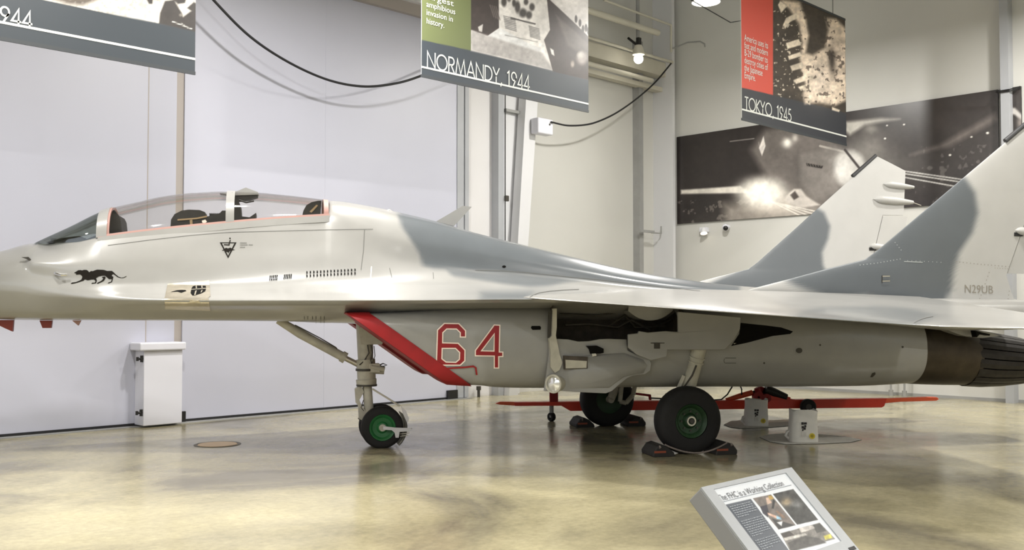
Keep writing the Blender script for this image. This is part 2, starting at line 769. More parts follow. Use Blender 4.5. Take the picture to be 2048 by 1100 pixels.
# faint vertical seams of the sandwich panels
for d, xs in ((d3, [xc + (xd - xc) * .46]),):
    for x in xs:
        obj('panel_seam', MB().box((x - .004, DY - .003, .05), (x + .004, DY, DTOP)), 'door_white', d)
obj('panel_seam', MB().box((xa - .008, DY - .002, .05), (xa + .008, DY + .02, DTOP)), 'trim_taupe', d1)
t1 = struct(obj('trim_1', MB().box((xb, DY + .03, .02), (xc, YB, DTOP)), 'trim_taupe'))
t2 = MB()
t2.box((xd, DY - .02, .02), (bx(926, H, DY), YB, DTOP))
t2.box((bx(928.5, H, DY), DY - .02, .02), (xe, YB, DTOP))
struct(obj('trim_2', t2, 'trim_grey'))
struct(obj('trim_3', MB().box((bx(926, H, DY), DY + .05, .02), (bx(928.5, H, DY), YB, DTOP)), 'black'))
# door track along the floor
tr = MB()
tr.box((XL + .4, DY - .16, 0), (xe, DY + .12, .012))
struct(obj('trim_4', tr, 'steel_grey'))
m = MB()
m.box((XL + .4, DY - .012, .012), (xd, DY + .1, .05))
struct(obj('baseboard_back', m, 'track_black'))
# black rubber blocks at the feet of the posts
for i, (p0, p1, q0, q1) in enumerate(((362, 371, 823, 841), (895, 915, 781, 799))):
    z = WY(p0, q0, DY - .03).z
    tag(obj('rubber_block', MB().box((bx(p0, q1, DY - .04), DY - .05, .012), (bx(p1, q1, DY - .04), DY - .005, z)), 'black'),
        ('small black rubber block at the hangar door foot beside the white cabinet',
         'wide black rubber block at the far foot of the hangar door')[i], 'rubber block', 'door foot blocks')

# header rail above the door leaves
hd = MB()
hd.box((XL, DY - .10, DTOP), (xe + .3, YB, DTOP + .22))
struct(obj('trim_5', hd, 'trim_taupe'))
hd = MB()
hd.box((XL, DY - .22, DTOP + .22), (xe + .3, YB, DTOP + .75))
struct(obj('trim_6', hd, 'trim_white'))
hd = MB()
hd.box((XL, DY - .05, DTOP + .75), (xe + .3, YB, DTOP + 1.1))
struct(obj('trim_7', hd, 'beam_cream'))

# ---- wall between the door and the corner
xf = bx(1000, H - 150, YB - .05)
WYP = YB - .05
m = MB().box((xe, YB - .09, 0), (bx(997, 300, YB - .09), YB, ZC))
struct(obj('trim_8', m, 'wall_white'))
cpost = MB()
cpost.box((bx(997, 300, 14.85), 14.85, 0), (bx(1008, 300, 14.85), YB, ZC))
struct(obj('trim_9', cpost, 'trim_grey'))
cp2 = MB()
cp2.box((bx(1008, 300, 14.85), 14.93, 0), (bx(1011, 300, 14.85), YB, ZC))
struct(obj('trim_10', cp2, 'steel_grey'))
cp3 = MB()
cp3.box((bx(1011, 300, 14.85), 14.97, 0), (bx(1047, 300, 14.85), YB, ZC))
struct(obj('trim_11', cp3, 'trim_white'))
# the leaning pale post
q = [WY(1052, 200, 14.7), WY(1076, 200, 14.7), WY(1057, 480, 14.7), WY(1036, 480, 14.7)]
top = 7.6


def ext(a, b, z):
    return a + (b - a) * ((z - a.z) / (b.z - a.z))


poly = [ext(q[0], q[3], top), ext(q[1], q[2], top), ext(q[1], q[2], 0.0), ext(q[0], q[3], 0.0)]
struct(obj('trim_12', MB().prism(poly, (0, .22, 0)), 'trim_white'))
# thin pipe post and corner column
struct(obj('trim_13', MB().box((bx(1279, 400, 14.95), 14.95, 0), (bx(1287, 400, 14.95), YB, 8.4)), 'steel_grey'))
xk = bx(1346, 400, 14.55)
ck = MB()
ck.box((xk, 14.55, 0), (xk + .10, YB, ZC))
struct(obj('trim_14', ck, 'trim_white'))
ck = MB()
ck.box((xk + .10, 14.66, 0), (XR, 14.74, ZC))
ck.box((xk + .10, 14.74, 0), (xk + .2, YB, ZC))
struct(obj('trim_15', ck, 'steel_grey'))
struct(obj('baseboard_right', MB().box((XR - .012, YF, 0), (XR, 14.5, .06)), 'steel_grey'))


# horizontal roof steel and pipes high on the back wall near the corner
def hbeam(name, pa, pb, y0, hpx, depth, m):
    """a bar along the wall whose lower edge passes pixel pa"""
    a = WY(pa[0], pa[1], y0)
    b = WY(pb[0], pa[1], y0)
    h = hpx / FPX * 24.
    return struct(obj(name, MB().box((a.x, y0, a.z), (b.x, y0 + depth, a.z + h)), m))


bz = [(1180, 112, 1362, 14.75, 30, .3, 'beam_cream'), (1180, 146, 1328, 14.85, 9, .2, 'beam_cream')]
for i, (p, y, p1, y0, hp, dp, mm) in enumerate(bz):
    a = WY(p, y, y0)
    x1 = min(WY(p1, 125, y0).x, XR - .02)
    struct(obj('trim_%d' % (16 + i), MB().box((xe + .35, y0, a.z), (x1, y0 + dp, a.z + hp / FPX * 23.)), mm))
# short round pipe ends and conduits near the corner
for i, (pa, pb, rr, lab) in enumerate((
        ((1180, 22), (1316, 66), .075, 'thick cream pipe ending in mid air below the roof steel'),
        ((1180, 76), (1345, 112), .035, 'thin pale conduit running under the topmost cream pipe'),
        ((1180, 128), (1304, 149), .055, 'lowest cream pipe along the wall beneath the main beam'))):
    y0 = 14.5 + .02 * i
    a = WY(pa[0], pa[1], y0)
    b = WY(pb[0], pb[1], y0)
    z = a.z
    tag(obj('wall_pipe', MB().cyl((xe + .4, y0, z), (b.x, y0, z), rr, n=14), 'beam_cream', smooth=40), lab, 'pipe', 'pipes high on the back wall')
a = WY(1277, 40, 14.6)
tag(obj('drop_conduit', MB().cyl((a.x, 14.62, WY(1277, 88, 14.6).z), (a.x, 14.62, ZC), .045, n=10), 'steel_grey', smooth=40),
    'grey vertical conduit dropping from the roof above the bare bulb', 'conduit')
a = WY(1342, 40, 14.5)
tag(obj('cream_conduit', MB().tube([(a.x, 14.5, WY(1342, 104, 14.5).z), (a.x, 14.5, WY(1342, 50, 14.5).z), (a.x - .25, 14.5, WY(1342, 46, 14.5).z - .05), (a.x - 2.6, 14.5, WY(1342, 46, 14.5).z)], .03), 'beam_cream', smooth=40),
    'thin cream conduit with a bend next to the corner column', 'conduit')

# column on the right wall, between the mural panels
yc0 = WX(2001, 200, XR - .25).y
yc1 = WX(2018, 200, XR - .25).y
ck = MB()
ck.box((XR - .25, yc1, 0), (XR, yc0, ZC))
struct(obj('trim_30', ck, 'trim_grey'))


# ================================================================== THE AIRCRAFT
MX, MY = (MR + MF) * R2, (MF - MR) * R2
AANG = YAW - PI / 4
jet = empty('fighter_jet', (MX, MY, 0), AANG)
tag(jet, 'two-seat twin-tail jet fighter in pale and dark grey camouflage with red 64', 'aircraft')
CAML = jet.matrix_world  # identity until update; camera in aircraft coordinates below
ca, sa = math.cos(-AANG), math.sin(-AANG)


def w2a(x, y, z):
    x -= MX
    y -= MY
    return Vector((x * ca - y * sa, x * sa + y * ca, z))


CAMA = w2a(0, 0, CZ)


def aray(px, py):
    a, b, c = wray(px, py)
    return Vector((a * ca - b * sa, a * sa + b * ca, c)).normalized()


def V(s, t, z):
    return Vector((s, -t, z))


def pchip(xs, ys, x):
    xs = np.asarray(xs, float)
    ys = np.asarray(ys, float)
    h = np.diff(xs)
    d = np.diff(ys) / h
    m = np.zeros(len(xs))
    for i in range(1, len(xs) - 1):
        if d[i - 1] * d[i] > 0:
            w1, w2 = 2 * h[i] + h[i - 1], h[i] + 2 * h[i - 1]
            m[i] = (w1 + w2) / (w1 / d[i - 1] + w2 / d[i])
    m[0], m[-1] = d[0], d[-1]
    x = np.clip(x, xs[0], xs[-1])
    i = np.clip(np.searchsorted(xs, x) - 1, 0, len(xs) - 2)
    u = (x - xs[i]) / h[i]
    return (ys[i] * (1 + 2 * u) * (1 - u) ** 2 + m[i] * h[i] * u * (1 - u) ** 2 + ys[i + 1] * u * u * (3 - 2 * u) + m[i + 1] * h[i] * u * u * (u - 1))


def catmull(P, sub):
    out = []
    n = len(P)
    for i in range(n - 1):
        p0 = P[max(i - 1, 0)]
        p1, p2 = P[i], P[i + 1]
        p3 = P[min(i + 2, n - 1)]
        # limit tangents so flat decks and edges stay crisp
        def tang(a, b, c):
            d1, d2 = b - a, c - b
            l1, l2 = np.linalg.norm(d1) + 1e-9, np.linalg.norm(d2) + 1e-9
            t = (d1 / l1 + d2 / l2) * .5
            return t * min(l1, l2)
        m1 = tang(p0, p1, p2) if i > 0 else (p2 - p1)
        m2 = tang(p1, p2, p3) if i < n - 2 else (p2 - p1)
        for k in range(sub):
            u = k / sub
            out.append(p1 * (1 + 2 * u) * (1 - u) ** 2 + m1 * u * (1 - u) ** 2 + p2 * u * u * (3 - 2 * u) + m2 * u * u * (u - 1))
    out.append(P[-1])
    return out


# ---- fuselage: stations (s, top, hump half width, edge half width, edge height, bottom, bottom half width, roundness, deck, deck half width)
FS = [
    (-10.75, 2.03, .010, .010, 2.01, 1.99, .008, 1, 0, .0),
    (-10.4, 2.12, .110, .110, 2.02, 1.92, .09, 1, 0, .0),
    (-9.8, 2.25, .225, .225, 2.04, 1.82, .18, 1, 0, .0),
    (-9.0, 2.39, .340, .340, 2.06, 1.73, .26, 1, 0, .0),
    (-8.38, 2.50, .415, .420, 2.07, 1.675, .30, 1, 0, .0),
    (-8.00, 2.60, .450, .455, 2.05, 1.665, .32, .95, 0, .0),
    (-7.93, 2.595, .460, .470, 2.03, 1.664, .33, .9, 1, .10),
    (-7.50, 2.60, .505, .560, 1.96, 1.662, .35, .7, 1, .34),
    (-7.16, 2.665, .535, .660, 1.925, 1.66, .37, .45, 1, .43),
    (-6.43, 2.773, .56, .88, 1.905, 1.655, .42, .1, 1, .45),
    (-5.67, 2.867, .56, 1.11, 1.90, 1.65, .46, 0, 1, .44),
    (-4.95, 2.945, .55, 1.33, 1.90, 1.64, .52, 0, 1, .40),
    (-4.52, 2.985, .54, 1.46, 1.90, 1.62, .58, 0, 1, .36),
    (-4.44, 3.215, .54, 1.49, 1.90, 1.62, .6, 0, 0, .0),
    (-3.92, 3.155, .55, 1.66, 1.90, 1.60, .7, 0, 0, .0),
    (-3.5, 3.075, .56, 1.80, 1.90, 1.59, .8, 0, 0, .0),
    (-3.04, 2.975, .56, 1.95, 1.905, 1.58, .95, 0, 0, .0),
    (-2.49, 2.827, .56, 2.10, 1.91, 1.57, 1.1, 0, 0, .0),
    (-1.77, 2.662, .55, 2.15, 1.91, 1.56, 1.25, 0, 0, .0),
    (-1.02, 2.495, .52, 2.15, 1.90, 1.55, 1.3, 0, 0, .0),
    (-.6, 2.402, .50, 2.12, 1.89, 1.55, 1.3, 0, 0, .0),
    (-.07, 2.302, .47, 2.1, 1.885, 1.55, 1.3, 0, 0, .0),
    (.46, 2.228, .45, 2.08, 1.88, 1.55, 1.3, 0, 0, .0),
    (.95, 2.168, .42, 2.06, 1.88, 1.55, 1.3, 0, 0, .0),
    (2.0, 2.09, .38, 2.02, 1.875, 1.55, 1.3, 0, 0, .0),
    (3.2, 2.03, .34, 1.98, 1.87, 1.57, 1.3, 0, 0, .0),
    (4.2, 1.98, .30, 1.94, 1.86, 1.68, 1.3, 0, 0, .0),
    (5.0, 1.90, .25, 1.90, 1.85, 1.80, 1.3, 0, 0, .0),
]


def fctrl(row):
    s, zT, wh, we, zE, zB, wb, rnd, deck, hw = row
    h = zT - zE
    h4 = min(h, 1.085) if s > -5.9 else h
    L = [(0, zT), (.5 * wh, zT - .085 * h), (.86 * wh, zT - .32 * h), (wh, zT - .60 * h), (wh + .24 * (we - wh), zE + .20 * h4),
         (we - .30 * (we - wh), zE + .055 * h4 + .02), (we, zE), (we - .07, zE - .055), (wb + .45 * max(we - wb - .1, 0), zB + .13), (.8 * wb, zB + .015), (0, zB)]
    if s > -5.9:
        h = min(h, 1.085)
        pz = max(.16, .12 * h)
        g2 = min(1, (s + 5.9) / 2.9)
        L[4] = tuple(np.array(L[4]) * (1 - g2) + np.array((wh + .17 * (we - wh), zE + max(pz, .22 * h))) * g2)
        L[5] = tuple(np.array(L[5]) * (1 - g2) + np.array((we - .42 * (we - wh), zE + .085)) * g2)
    if s > -4.4:
        g = min(1, (s + 4.4) / .9)
        L[7] = (we - .10, zE - .035)
        L[8] = tuple(np.array(L[8]) * (1 - g) + np.array((1.50, zE - .068)) * g)
        L[9] = tuple(np.array(L[9]) * (1 - g) + np.array((.62, zB + .02)) * g)
    angs = [90, 72, 54, 36, 20, 7, 0, -8, -45, -68, -90]
    Rn = []
    for a in angs:
        c, sn = math.cos(math.radians(a)), math.sin(math.radians(a))
        Rn.append((we * c, zE + (zT - zE) * sn if sn >= 0 else zE + (zE - zB) * sn))
    P = [np.array(L[i]) * (1 - rnd) + np.array(Rn[i]) * rnd for i in range(11)]
    if deck:
        P[0] = np.array((0, zT - .02))
        P[1] = np.array((hw * .7, zT - .015))
        P[2] = np.array((hw, zT))
        z3 = zT - .42 * h
        x3 = max(hw + .06, wh * (1 - rnd) + rnd * we * .93)
        P[3] = np.array((x3, z3))
    if -4.45 < s < -3.6:
        # fairing right behind the canopy keeps the canopy's own cross-section
        g = {-4.44: 1., -3.92: .45}.get(s, 0.)
        Q = [(0, zT), (.25, zT - .085), (.375, 2.985 - (3.215 - zT)), (.545, 2.53)]
        for i in range(4):
            P[i] = P[i] * (1 - g) + np.array(Q[i]) * g
    return P


CTRL = [fctrl(r) for r in FS]
FSs = [r[0] for r in FS]
stn = sorted(set([round(x, 3) for x in np.arange(-10.75, 5.001, .05)] + [r[0] for r in FS]))
stn = np.array(stn)
cc = np.zeros((len(stn), 11, 2))
for i in range(11):
    for j in range(2):
        cc[:, i, j] = pchip(FSs, [c[i][j] for c in CTRL], stn)
rows = []
for k, s in enumerate(stn):
    half = catmull([cc[k, i] for i in range(11)], 7)
    ring = [V(s, p[0], p[1]) for p in half] + [V(s, -p[0], p[1]) for p in half[-2:0:-1]]
    rows.append(ring)
fm = MB()
fm.grid(rows, closed_u=True)
nc = len(rows[0])
fm.add(rows[0], [tuple(range(nc))])
fm.add(rows[-1], [tuple(range(nc))])
fus = obj('fuselage', fm, 'paint', jet, smooth=50)


def soft(px, py, poly, f):
    return np.clip(.5 - sdist(px, py, poly) / f, 0, 1)


CL = np.array((152, 151, 148)) / 255.
CD = np.array((95, 100, 104)) / 255.
CF_LIT = np.array((180, 179, 176)) / 255.  # pale grey with the fins' brighter lighting put into the colour
HUMP_DARK = [(795, 430), (805, 455), (822, 480), (838, 505), (846, 532), (870, 537), (900, 538), (1000, 545), (1100, 552), (1200, 563), (1300, 575), (1420, 588), (1480, 592), (1480, 500), (1200, 480), (1000, 420), (820, 405)]
PLATE_DARK = [(905, 552), (960, 560), (1010, 568), (1060, 574), (1098, 572), (1130, 565), (1170, 561), (1200, 563), (1100, 552), (1000, 545), (890, 538)]
EDGE_DARK = [(962, 584), (1066, 584), (1062, 600), (960, 601)]


def fus_paint(o):
    n = len(o.data.vertices)
    co = np.empty(n * 3)
    o.data.vertices.foreach_get('co', co)
    co = co.reshape(-1, 3)
    px, py = apix(co[:, 0], np.abs(co[:, 1]), co[:, 2])
    m = np.maximum(soft(px, py, HUMP_DARK, 9), .75 * soft(px, py, PLATE_DARK, 8))
    m = np.maximum(m, .8 * soft(px, py, EDGE_DARK, 14))
    m = m * (co[:, 2] > 1.86)
    col = CL * (1 - m[:, None]) + CD * m[:, None]
    paint_attr(o, col)


fus_paint(fus)


def bvh_of(mb):
    return BVHTree.FromPolygons([Vector(v) for v in mb.v], mb.f)


BV = {'fus': bvh_of(fm)}

# ---- wings
def wing_z(t):
    return 1.925 - .088 * (t - 2.25)


def wing_edges(t):
    le = float(np.interp(t, [1.7, 2.05, 2.18, 2.3, 5.25, 5.45, 5.6, 5.68], [-1.8, -2.2, -2.38, -2.32, .40, .66, 1.05, 1.6]))
    te = float(np.interp(t, [1.7, 5.4, 5.6, 5.68], [3.1, 2.55, 2.42, 1.9]))
    return le, te


WING = {}
for side, nm in ((1, 'port'), (-1, 'starboard')):
    rows = []
    ts = list(np.linspace(1.7, 5.2, 60)) + list(np.linspace(5.24, 5.68, 14))
    us = (1 - np.cos(np.linspace(0, PI, 44))) / 2
    us = us ** 1.25
    for t in ts:
        le, te = wing_edges(t)
        c = te - le
        th = np.interp(t, [1.7, 3, 5.2, 5.5, 5.68], [.30, .23, .12, .085, .03])
        up = []
        dn = []
        for u in us:
            y = 2.6 * (.2969 * math.sqrt(u) - .126 * u - .3516 * u * u + .2843 * u ** 3 - .1036 * u ** 4) * 1.9
            hgt = th / 2 * min(1.0, y / .5 * .5 * 1.0) if False else th * y * .5
            up.append(V(le + c * u, side * t, wing_z(t) + hgt * 1.0 - .01 * u))
            dn.append(V(le + c * u, side * t, wing_z(t) - hgt * float(np.interp(t, [1.7, 3, 5], [.35, .45, .7])) - .01 * u))
        rows.append(up + dn[-2:0:-1])
    m = MB()
    m.grid(rows, closed_u=True)
    nn = len(rows[0])
    m.add(rows[-1], [tuple(range(nn))])
    wo = obj('wing', m, 'paint', jet, smooth=60)
    co = np.array([tuple(v) for v in m.v])
    px, py = apix(co[:, 0], np.abs(co[:, 1]), co[:, 2])
    wp = [(1585, 632), (1600, 622), (1640, 614), (1760, 612), (1830, 618), (1870, 630), (1828, 660), (1600, 645)]
    mk = soft(px, py, wp, 8) * .55
    paint_attr(wo, CL * (1 - mk[:, None]) + CD * mk[:, None])
    WING[side] = wo
    if side == 1:
        BV['wing'] = bvh_of(m)

# ---- fins
FLE = [(1.90, .55), (1.97, .62), (2.05, .73), (2.17, 1.22), (2.316, 1.79), (2.444, 2.34), (2.55, 2.50), (4.045, 4.385), (4.405, 4.85)]
FTIP = (5.38, 4.17)
FIN = {}
NEAR_DARK = [(1928, 352), (1950, 385), (1956, 425), (1945, 465), (1918, 505), (1907, 545), (1903, 580), (1885, 608), (1858, 620), (1815, 614), (1768, 596), (1730, 589), (1690, 591), (1650, 590), (1615, 580), (1588, 570), (1566, 558), (1640, 520), (1740, 500), (1900, 350)]
FAR_DARK = [(1400, 575), (1480, 540), (1560, 478), (1628, 412), (1648, 425), (1660, 452), (1656, 478), (1644, 505), (1646, 530), (1660, 560), (1650, 600), (1380, 600)]


def tfin(z):
    return 1.60 + .105 * (z - 2.0)


def fin_te(z):
    # main fin block ends at the rudder hinge below the rudder top
    if z > 4.17:
        return FTIP[0] - (z - 4.17) / (4.405 - 4.17) * (FTIP[0] - 4.86)
    if z > 3.392:
        return float(np.interp(z, [3.392, 4.17], [5.27, 5.38]))
    return float(np.interp(z, [1.9, 2.25, 3.392], [4.62, 4.46, 4.86]))


for side in (1, -1):
    rows = []
    zs = list(np.linspace(1.90, 3.389, 64)) + list(np.linspace(3.393, 4.17, 34)) + list(np.linspace(4.18, 4.402, 12))
    us = (1 - np.cos(np.linspace(0, PI, 72))) / 2
    for z in zs:
        le = float(np.interp(z, [a for a, b in FLE], [b for a, b in FLE]))
        te = fin_te(z)
        c = max(te - le, .012)
        th = float(np.interp(z, [1.9, 2.5, 4.4], [.16, .13, .05])) * min(1, .3 + c / 1.5)
        up, dn = [], []
        full = float(np.interp(z, [1.9, 4.4], [5.3, 5.4])) - le
        for u in us:
            uu = u * c / max(full, c)
            prof = math.sqrt(max(uu, 0)) * 1.9 * (1 - .82 * uu)
            hh = th / 2 * min(prof, 1.0)
            up.append(V(le + c * u, side * (tfin(z) + hh), z))
            dn.append(V(le + c * u, side * (tfin(z) - hh), z))
        rows.append(up + dn[::-1])
    m = MB()
    m.grid(rows, closed_u=True)
    m.add(rows[-1], [tuple(range(len(rows[0])))])
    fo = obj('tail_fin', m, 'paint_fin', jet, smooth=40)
    co = np.array([tuple(v) for v in m.v])
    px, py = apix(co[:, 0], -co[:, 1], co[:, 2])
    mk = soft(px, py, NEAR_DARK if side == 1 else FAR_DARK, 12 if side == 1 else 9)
    paint_attr(fo, CF_LIT * (1 - mk[:, None]) + CD * mk[:, None])
    FIN[side] = fo
    # rudder
    rows = []
    for z in np.linspace(2.28, 3.37, 12):
        le = fin_te(z) + .012
        te = float(np.interp(z, [2.28, 3.37], [5.06, 5.36]))
        hh = .035
        rows.append([V(le, side * (tfin(z) + hh), z), V(le + (te - le) * .5, side * (tfin(z) + hh * .7), z), V(te, side * tfin(z), z), V(le + (te - le) * .5, side * (tfin(z) - hh * .7), z), V(le, side * (tfin(z) - hh), z)])
    m2 = MB()
    m2.grid(rows, closed_u=True)
    m2.add(rows[0], [tuple(range(5))])
    m2.add(rows[-1], [tuple(range(5))])
    obj('rudder', m2, 'fin_lit', fo)
    # dark strip on the upper leading edge
    st = MB()
    L0, L1 = V(4.36, side * tfin(4.04), 4.045), V(4.835, side * tfin(4.4), 4.42)
    dv = V(.045, 0, -.035)
    st.tube([L0, L1], [.035, .03], n=8)
    obj('leading_edge_strip', st, 'fin_tip_black', fo, smooth=60)
    # streamlined antenna bodies on the trailing edge
    for (s0, s1, z, rr) in ((4.92, 5.50, 3.925, .055), (4.70, 5.46, 3.66, .07), (4.56, 4.98, 2.86, .055)):
        for sd in (1, -1) if z > 3 else (1,):
            m3 = MB()
            path, rad = [], []
            for i in range(11):
                u = i / 10
                path.append(V(s0 + (s1 - s0) * u, side * tfin(z) + sd * .035, z - .04 * u))
                rad.append(max(.006, rr * min(1, 2.2 * math.sqrt(u)) * (1 - .55 * max(0, u - .55) / .45)))
            m3.tube(path, rad, n=12)
            obj('antenna_fairing', m3, 'fin_lit', fo, smooth=60)
            if z < 3.8 and z > 3 and sd == 1:
                m4 = MB()
                m4.cyl(path[-1], path[-1] + V(.16, 0, -.05), .006, n=6)
                obj('static_wick', m4, 'steel', fo)
    if side == 1:
        BV['fin'] = bvh_of(m)
    m5 = MB()
    m5.box((4.55, -side * tfin(2.8) - .05, 2.78), (4.68, -side * tfin(2.8) + .05, 2.83))
    obj('hinge_block', m5, 'black', fo)

# ---- tail booms and stabilators
for side in (1, -1):
    rows = []
    for s, zt, zb, t0, t1 in ((1.6, 1.90, 1.78, 1.55, 1.95), (2.4, 1.93, 1.62, 1.45, 2.02), (3.4, 1.94, 1.52, 1.42, 2.03), (4.4, 1.93, 1.52, 1.42, 2.0), (5.2, 1.90, 1.56, 1.45, 1.97), (5.9, 1.84, 1.70, 1.55, 1.88)):
        ring = []
        for k in range(16):
            a = 2 * PI * k / 16
            ct, stt = math.cos(a), math.sin(a)
            ex = .6
            ring.append(V(s, side * ((t0 + t1) / 2 + (t1 - t0) / 2 * math.copysign(abs(ct) ** ex, ct)), (zt + zb) / 2 + (zt - zb) / 2 * math.copysign(abs(stt) ** ex, stt)))
        rows.append(ring)
    m = MB()
    m.grid(rows, closed_u=True)
    m.add(rows[0], [tuple(range(16))])
    m.add(rows[-1], [tuple(range(16))])
    bo = obj('tail_boom', m, 'paint_light', jet, smooth=45)
    m = MB()
    rows = []
    for t, le, te in ((2.0, 4.35, 6.35), (2.6, 4.95, 6.55), (3.4, 5.75, 6.8), (3.88, 6.25, 6.9)):
        c = te - le
        rows.append([V(le + c * u, side * t, 1.70 + d * .05 * math.sin(PI * min(.999, u) ** .6)) for u, d in ((0, 0), (.15, 1), (.5, 1), (1, 0), (.5, -1), (.15, -1))])
    m.grid(rows, closed_u=True)
    m.add(rows[0], [tuple(range(6))])
    m.add(rows[-1], [tuple(range(6))])
    obj('stabilator', m, 'paint_light', jet, smooth=30)

# ---- engine nacelles
#  s, t0, t1, zb, zt, rake, exponent
NS = [(-4.30, .56, 1.50, .90, 1.745, 1.40, 6.5), (-4.0, .55, 1.51, .875, 1.75, 1.40, 6.0), (-3.5, .53, 1.52, .85, 1.78, 1.05, 4.6), (-3.0, .51, 1.53, .835, 1.82, .6, 3.6),
      (-2.4, .50, 1.54, .82, 1.85, .25, 3.2), (-1.6, .50, 1.54, .81, 1.86, .0, 3.1), (-.6, .50, 1.54, .80, 1.86, 0, 3.0), (.4, .50, 1.53, .788, 1.86, 0, 2.9),
      (1.6, .50, 1.52, .765, 1.84, 0, 2.8), (2.6, .50, 1.51, .755, 1.80, 0, 2.6), (3.36, .50, 1.50, .775, 1.74, 0, 2.4)]


def nac_ring(s, n=88, grow=0., ds=0., side=1, zlow=None):
    xs = [a[0] for a in NS]
    g = [float(pchip(xs, [a[i] for a in NS], s)) for i in range(1, 7)]
    t0, t1, zb, zt, rk, ex = g
    ring = []
    for k in range(n):
        a = 2 * PI * k / n
        ct, stt = math.cos(a), math.sin(a)
        e = 2 / ex
        t = (t0 + t1) / 2 + ((t1 - t0) / 2 + grow) * math.copysign(abs(ct) ** e, ct)
        z = (zb + zt) / 2 + ((zt - zb) / 2 + grow) * math.copysign(abs(stt) ** e, stt)
        # bottom keel is narrower than the shoulder
        k2 = np.clip((1.25 - z) / .5, 0, 1)
        t = (t0 + t1) / 2 + (t - (t0 + t1) / 2) * (1 - .10 * k2 * k2)
        ring.append(V(s + ds + rk * max(0, (1.745 - z)), side * t, z))
    return ring


BAY = (-1.80, -.18, 1.36, 1.80)
NAC = {}
for side in (1, -1):
    ss = list(np.arange(-4.28, 3.36, .06)) + [3.36]
    rows = [nac_ring(s, side=side) for s in ss]
    m = MB()
    nr, ncc = len(rows), len(rows[0])
    verts = [p for r in rows for p in r]
    faces = []
    for i in range(nr - 1):
        for j in range(ncc):
            q = (i * ncc + j, i * ncc + (j + 1) % ncc, (i + 1) * ncc + (j + 1) % ncc, (i + 1) * ncc + j)
            c = (verts[q[0]] + verts[q[1]] + verts[q[2]] + verts[q[3]]) / 4
            t = -c.y * side
            if t > 1.3 and BAY[0] < c.x < BAY[1] and BAY[2] < c.z < BAY[3]:
                continue
            faces.append(q)
    m.add(verts, faces)
    full = MB()
    full.grid(rows, closed_u=True)
    no = obj('engine_nacelle', m, 'paint_light', jet, smooth=50)
    NAC[side] = no
    if side == 1:
        BV['nac'] = bvh_of(full)
    # red intake cover wrapping the raked lip
    m = MB()
    ri = []
    for s, gr in ((-4.285, -.05), (-4.30, .0), (-4.29, .014), (-4.15, .016), (-4.035, .016), (-4.03, .002)):
        ri.append(nac_ring(max(s, -4.30), grow=gr, ds=(s - max(s, -4.30)) - (.012 if s < -4.2 else 0), side=side))
    m.grid(ri, closed_u=True)
    m.add(ri[0], [tuple(range(len(ri[0])))])
    obj('intake_cover', m, 'red_cover', no, smooth=40)
    # wheel bay interior
    m = MB()
    y0, y1 = -side * 1.5, -side * .95
    z0, z1 = 1.34, 1.84
    s0, s1 = -1.83, -.15
    m.add([(s0, y0, z0), (s1, y0, z0), (s1, y0, z1), (s0, y0, z1), (s0, y1, z0), (s1, y1, z0), (s1, y1, z1), (s0, y1, z1)],
          [(4, 5, 6, 7), (0, 1, 5, 4), (3, 2, 6, 7), (0, 4, 7, 3), (1, 5, 6, 2)])
    bay = obj('wheel_bay', m, 'bay_dark', no, fix=False)
    # hot section and nozzle
    m = MB()
    prof = [(3.355, 1.245, .475), (3.6, 1.225, .47), (3.95, 1.185, .445), (4.2, 1.15, .415), (4.32, 1.13, .40)]
    rows = [[V(s, side * (1.0 + r * math.cos(2 * PI * k / 48)), z + r * math.sin(2 * PI * k / 48)) for k in range(48)] for s, z, r in prof]
    m.grid(rows, closed_u=True)
    hot = obj('exhaust_shroud', m, 'nozzle', jet, smooth=40)
    NP = 18
    for k in range(NP):
        a0, a1 = 2 * PI * (k + .06) / NP, 2 * PI * (k + .94) / NP
        m = MB()
        ring = []
        for s, z, r in ((4.26, 1.13, .405), (4.55, 1.10, .395), (4.9, 1.075, .365), (5.22, 1.06, .325)):
            ring.append([V(s, side * (1.0 + rr * math.cos(a)), z + rr * math.sin(a)) for a, rr in ((a0, r - .025), (a0, r), ((a0 + a1) / 2, r + .006), (a1, r), (a1, r - .025))])
        m.grid(ring, closed_u=True)
        m.add(ring[0], [tuple(range(5))])
        m.add(ring[-1], [tuple(range(5))])
        obj('nozzle_petal', m, 'nozzle_dark', hot)
    m = MB()
    m.lathe(V(4.3, side, 1.1), (1, 0, 0), [(0, .02), (0, .36), (.9, .29)], n=32)
    obj('nozzle_core', m, 'matte_black', hot, smooth=40, fix=False)

# ---- canopy
def can_top(s):
    return float(pchip([-8.0, -7.6, -7.16, -6.8, -6.485, -6.1, -5.76, -5.4, -5.07, -4.75, -4.43], [2.60, 2.80, 3.03, 3.135, 3.215, 3.27, 3.293, 3.292, 3.272, 3.245, 3.212], s))


def can_sill(s):
    return float(pchip([-8.0, -7.93, -7.5, -7.16, -6.43, -5.67, -4.95, -4.44], [2.592, 2.593, 2.60, 2.665, 2.773, 2.867, 2.945, 2.99], s))


def can_hw(s):
    return float(pchip([-8.0, -7.93, -7.5, -7.16, -6.43, -5.67, -4.95, -4.44], [.03, .12, .345, .435, .455, .445, .405, .37], s))


def can_sec(s, n=24, grow=0., lean=0., a_lo=0., a_hi=PI):
    hw, z0, z1 = can_hw(s) + grow, can_sill(s), can_top(s) + grow
    out = []
    for k in range(n + 1):
        a = a_lo + (a_hi - a_lo) * k / n
        ct, stt = math.cos(a), math.sin(a)
        zz = abs(stt) ** .88
        out.append(V(s + lean * zz, hw * math.copysign(abs(ct) ** .82, ct), z0 + (z1 - z0) * zz))
    return out


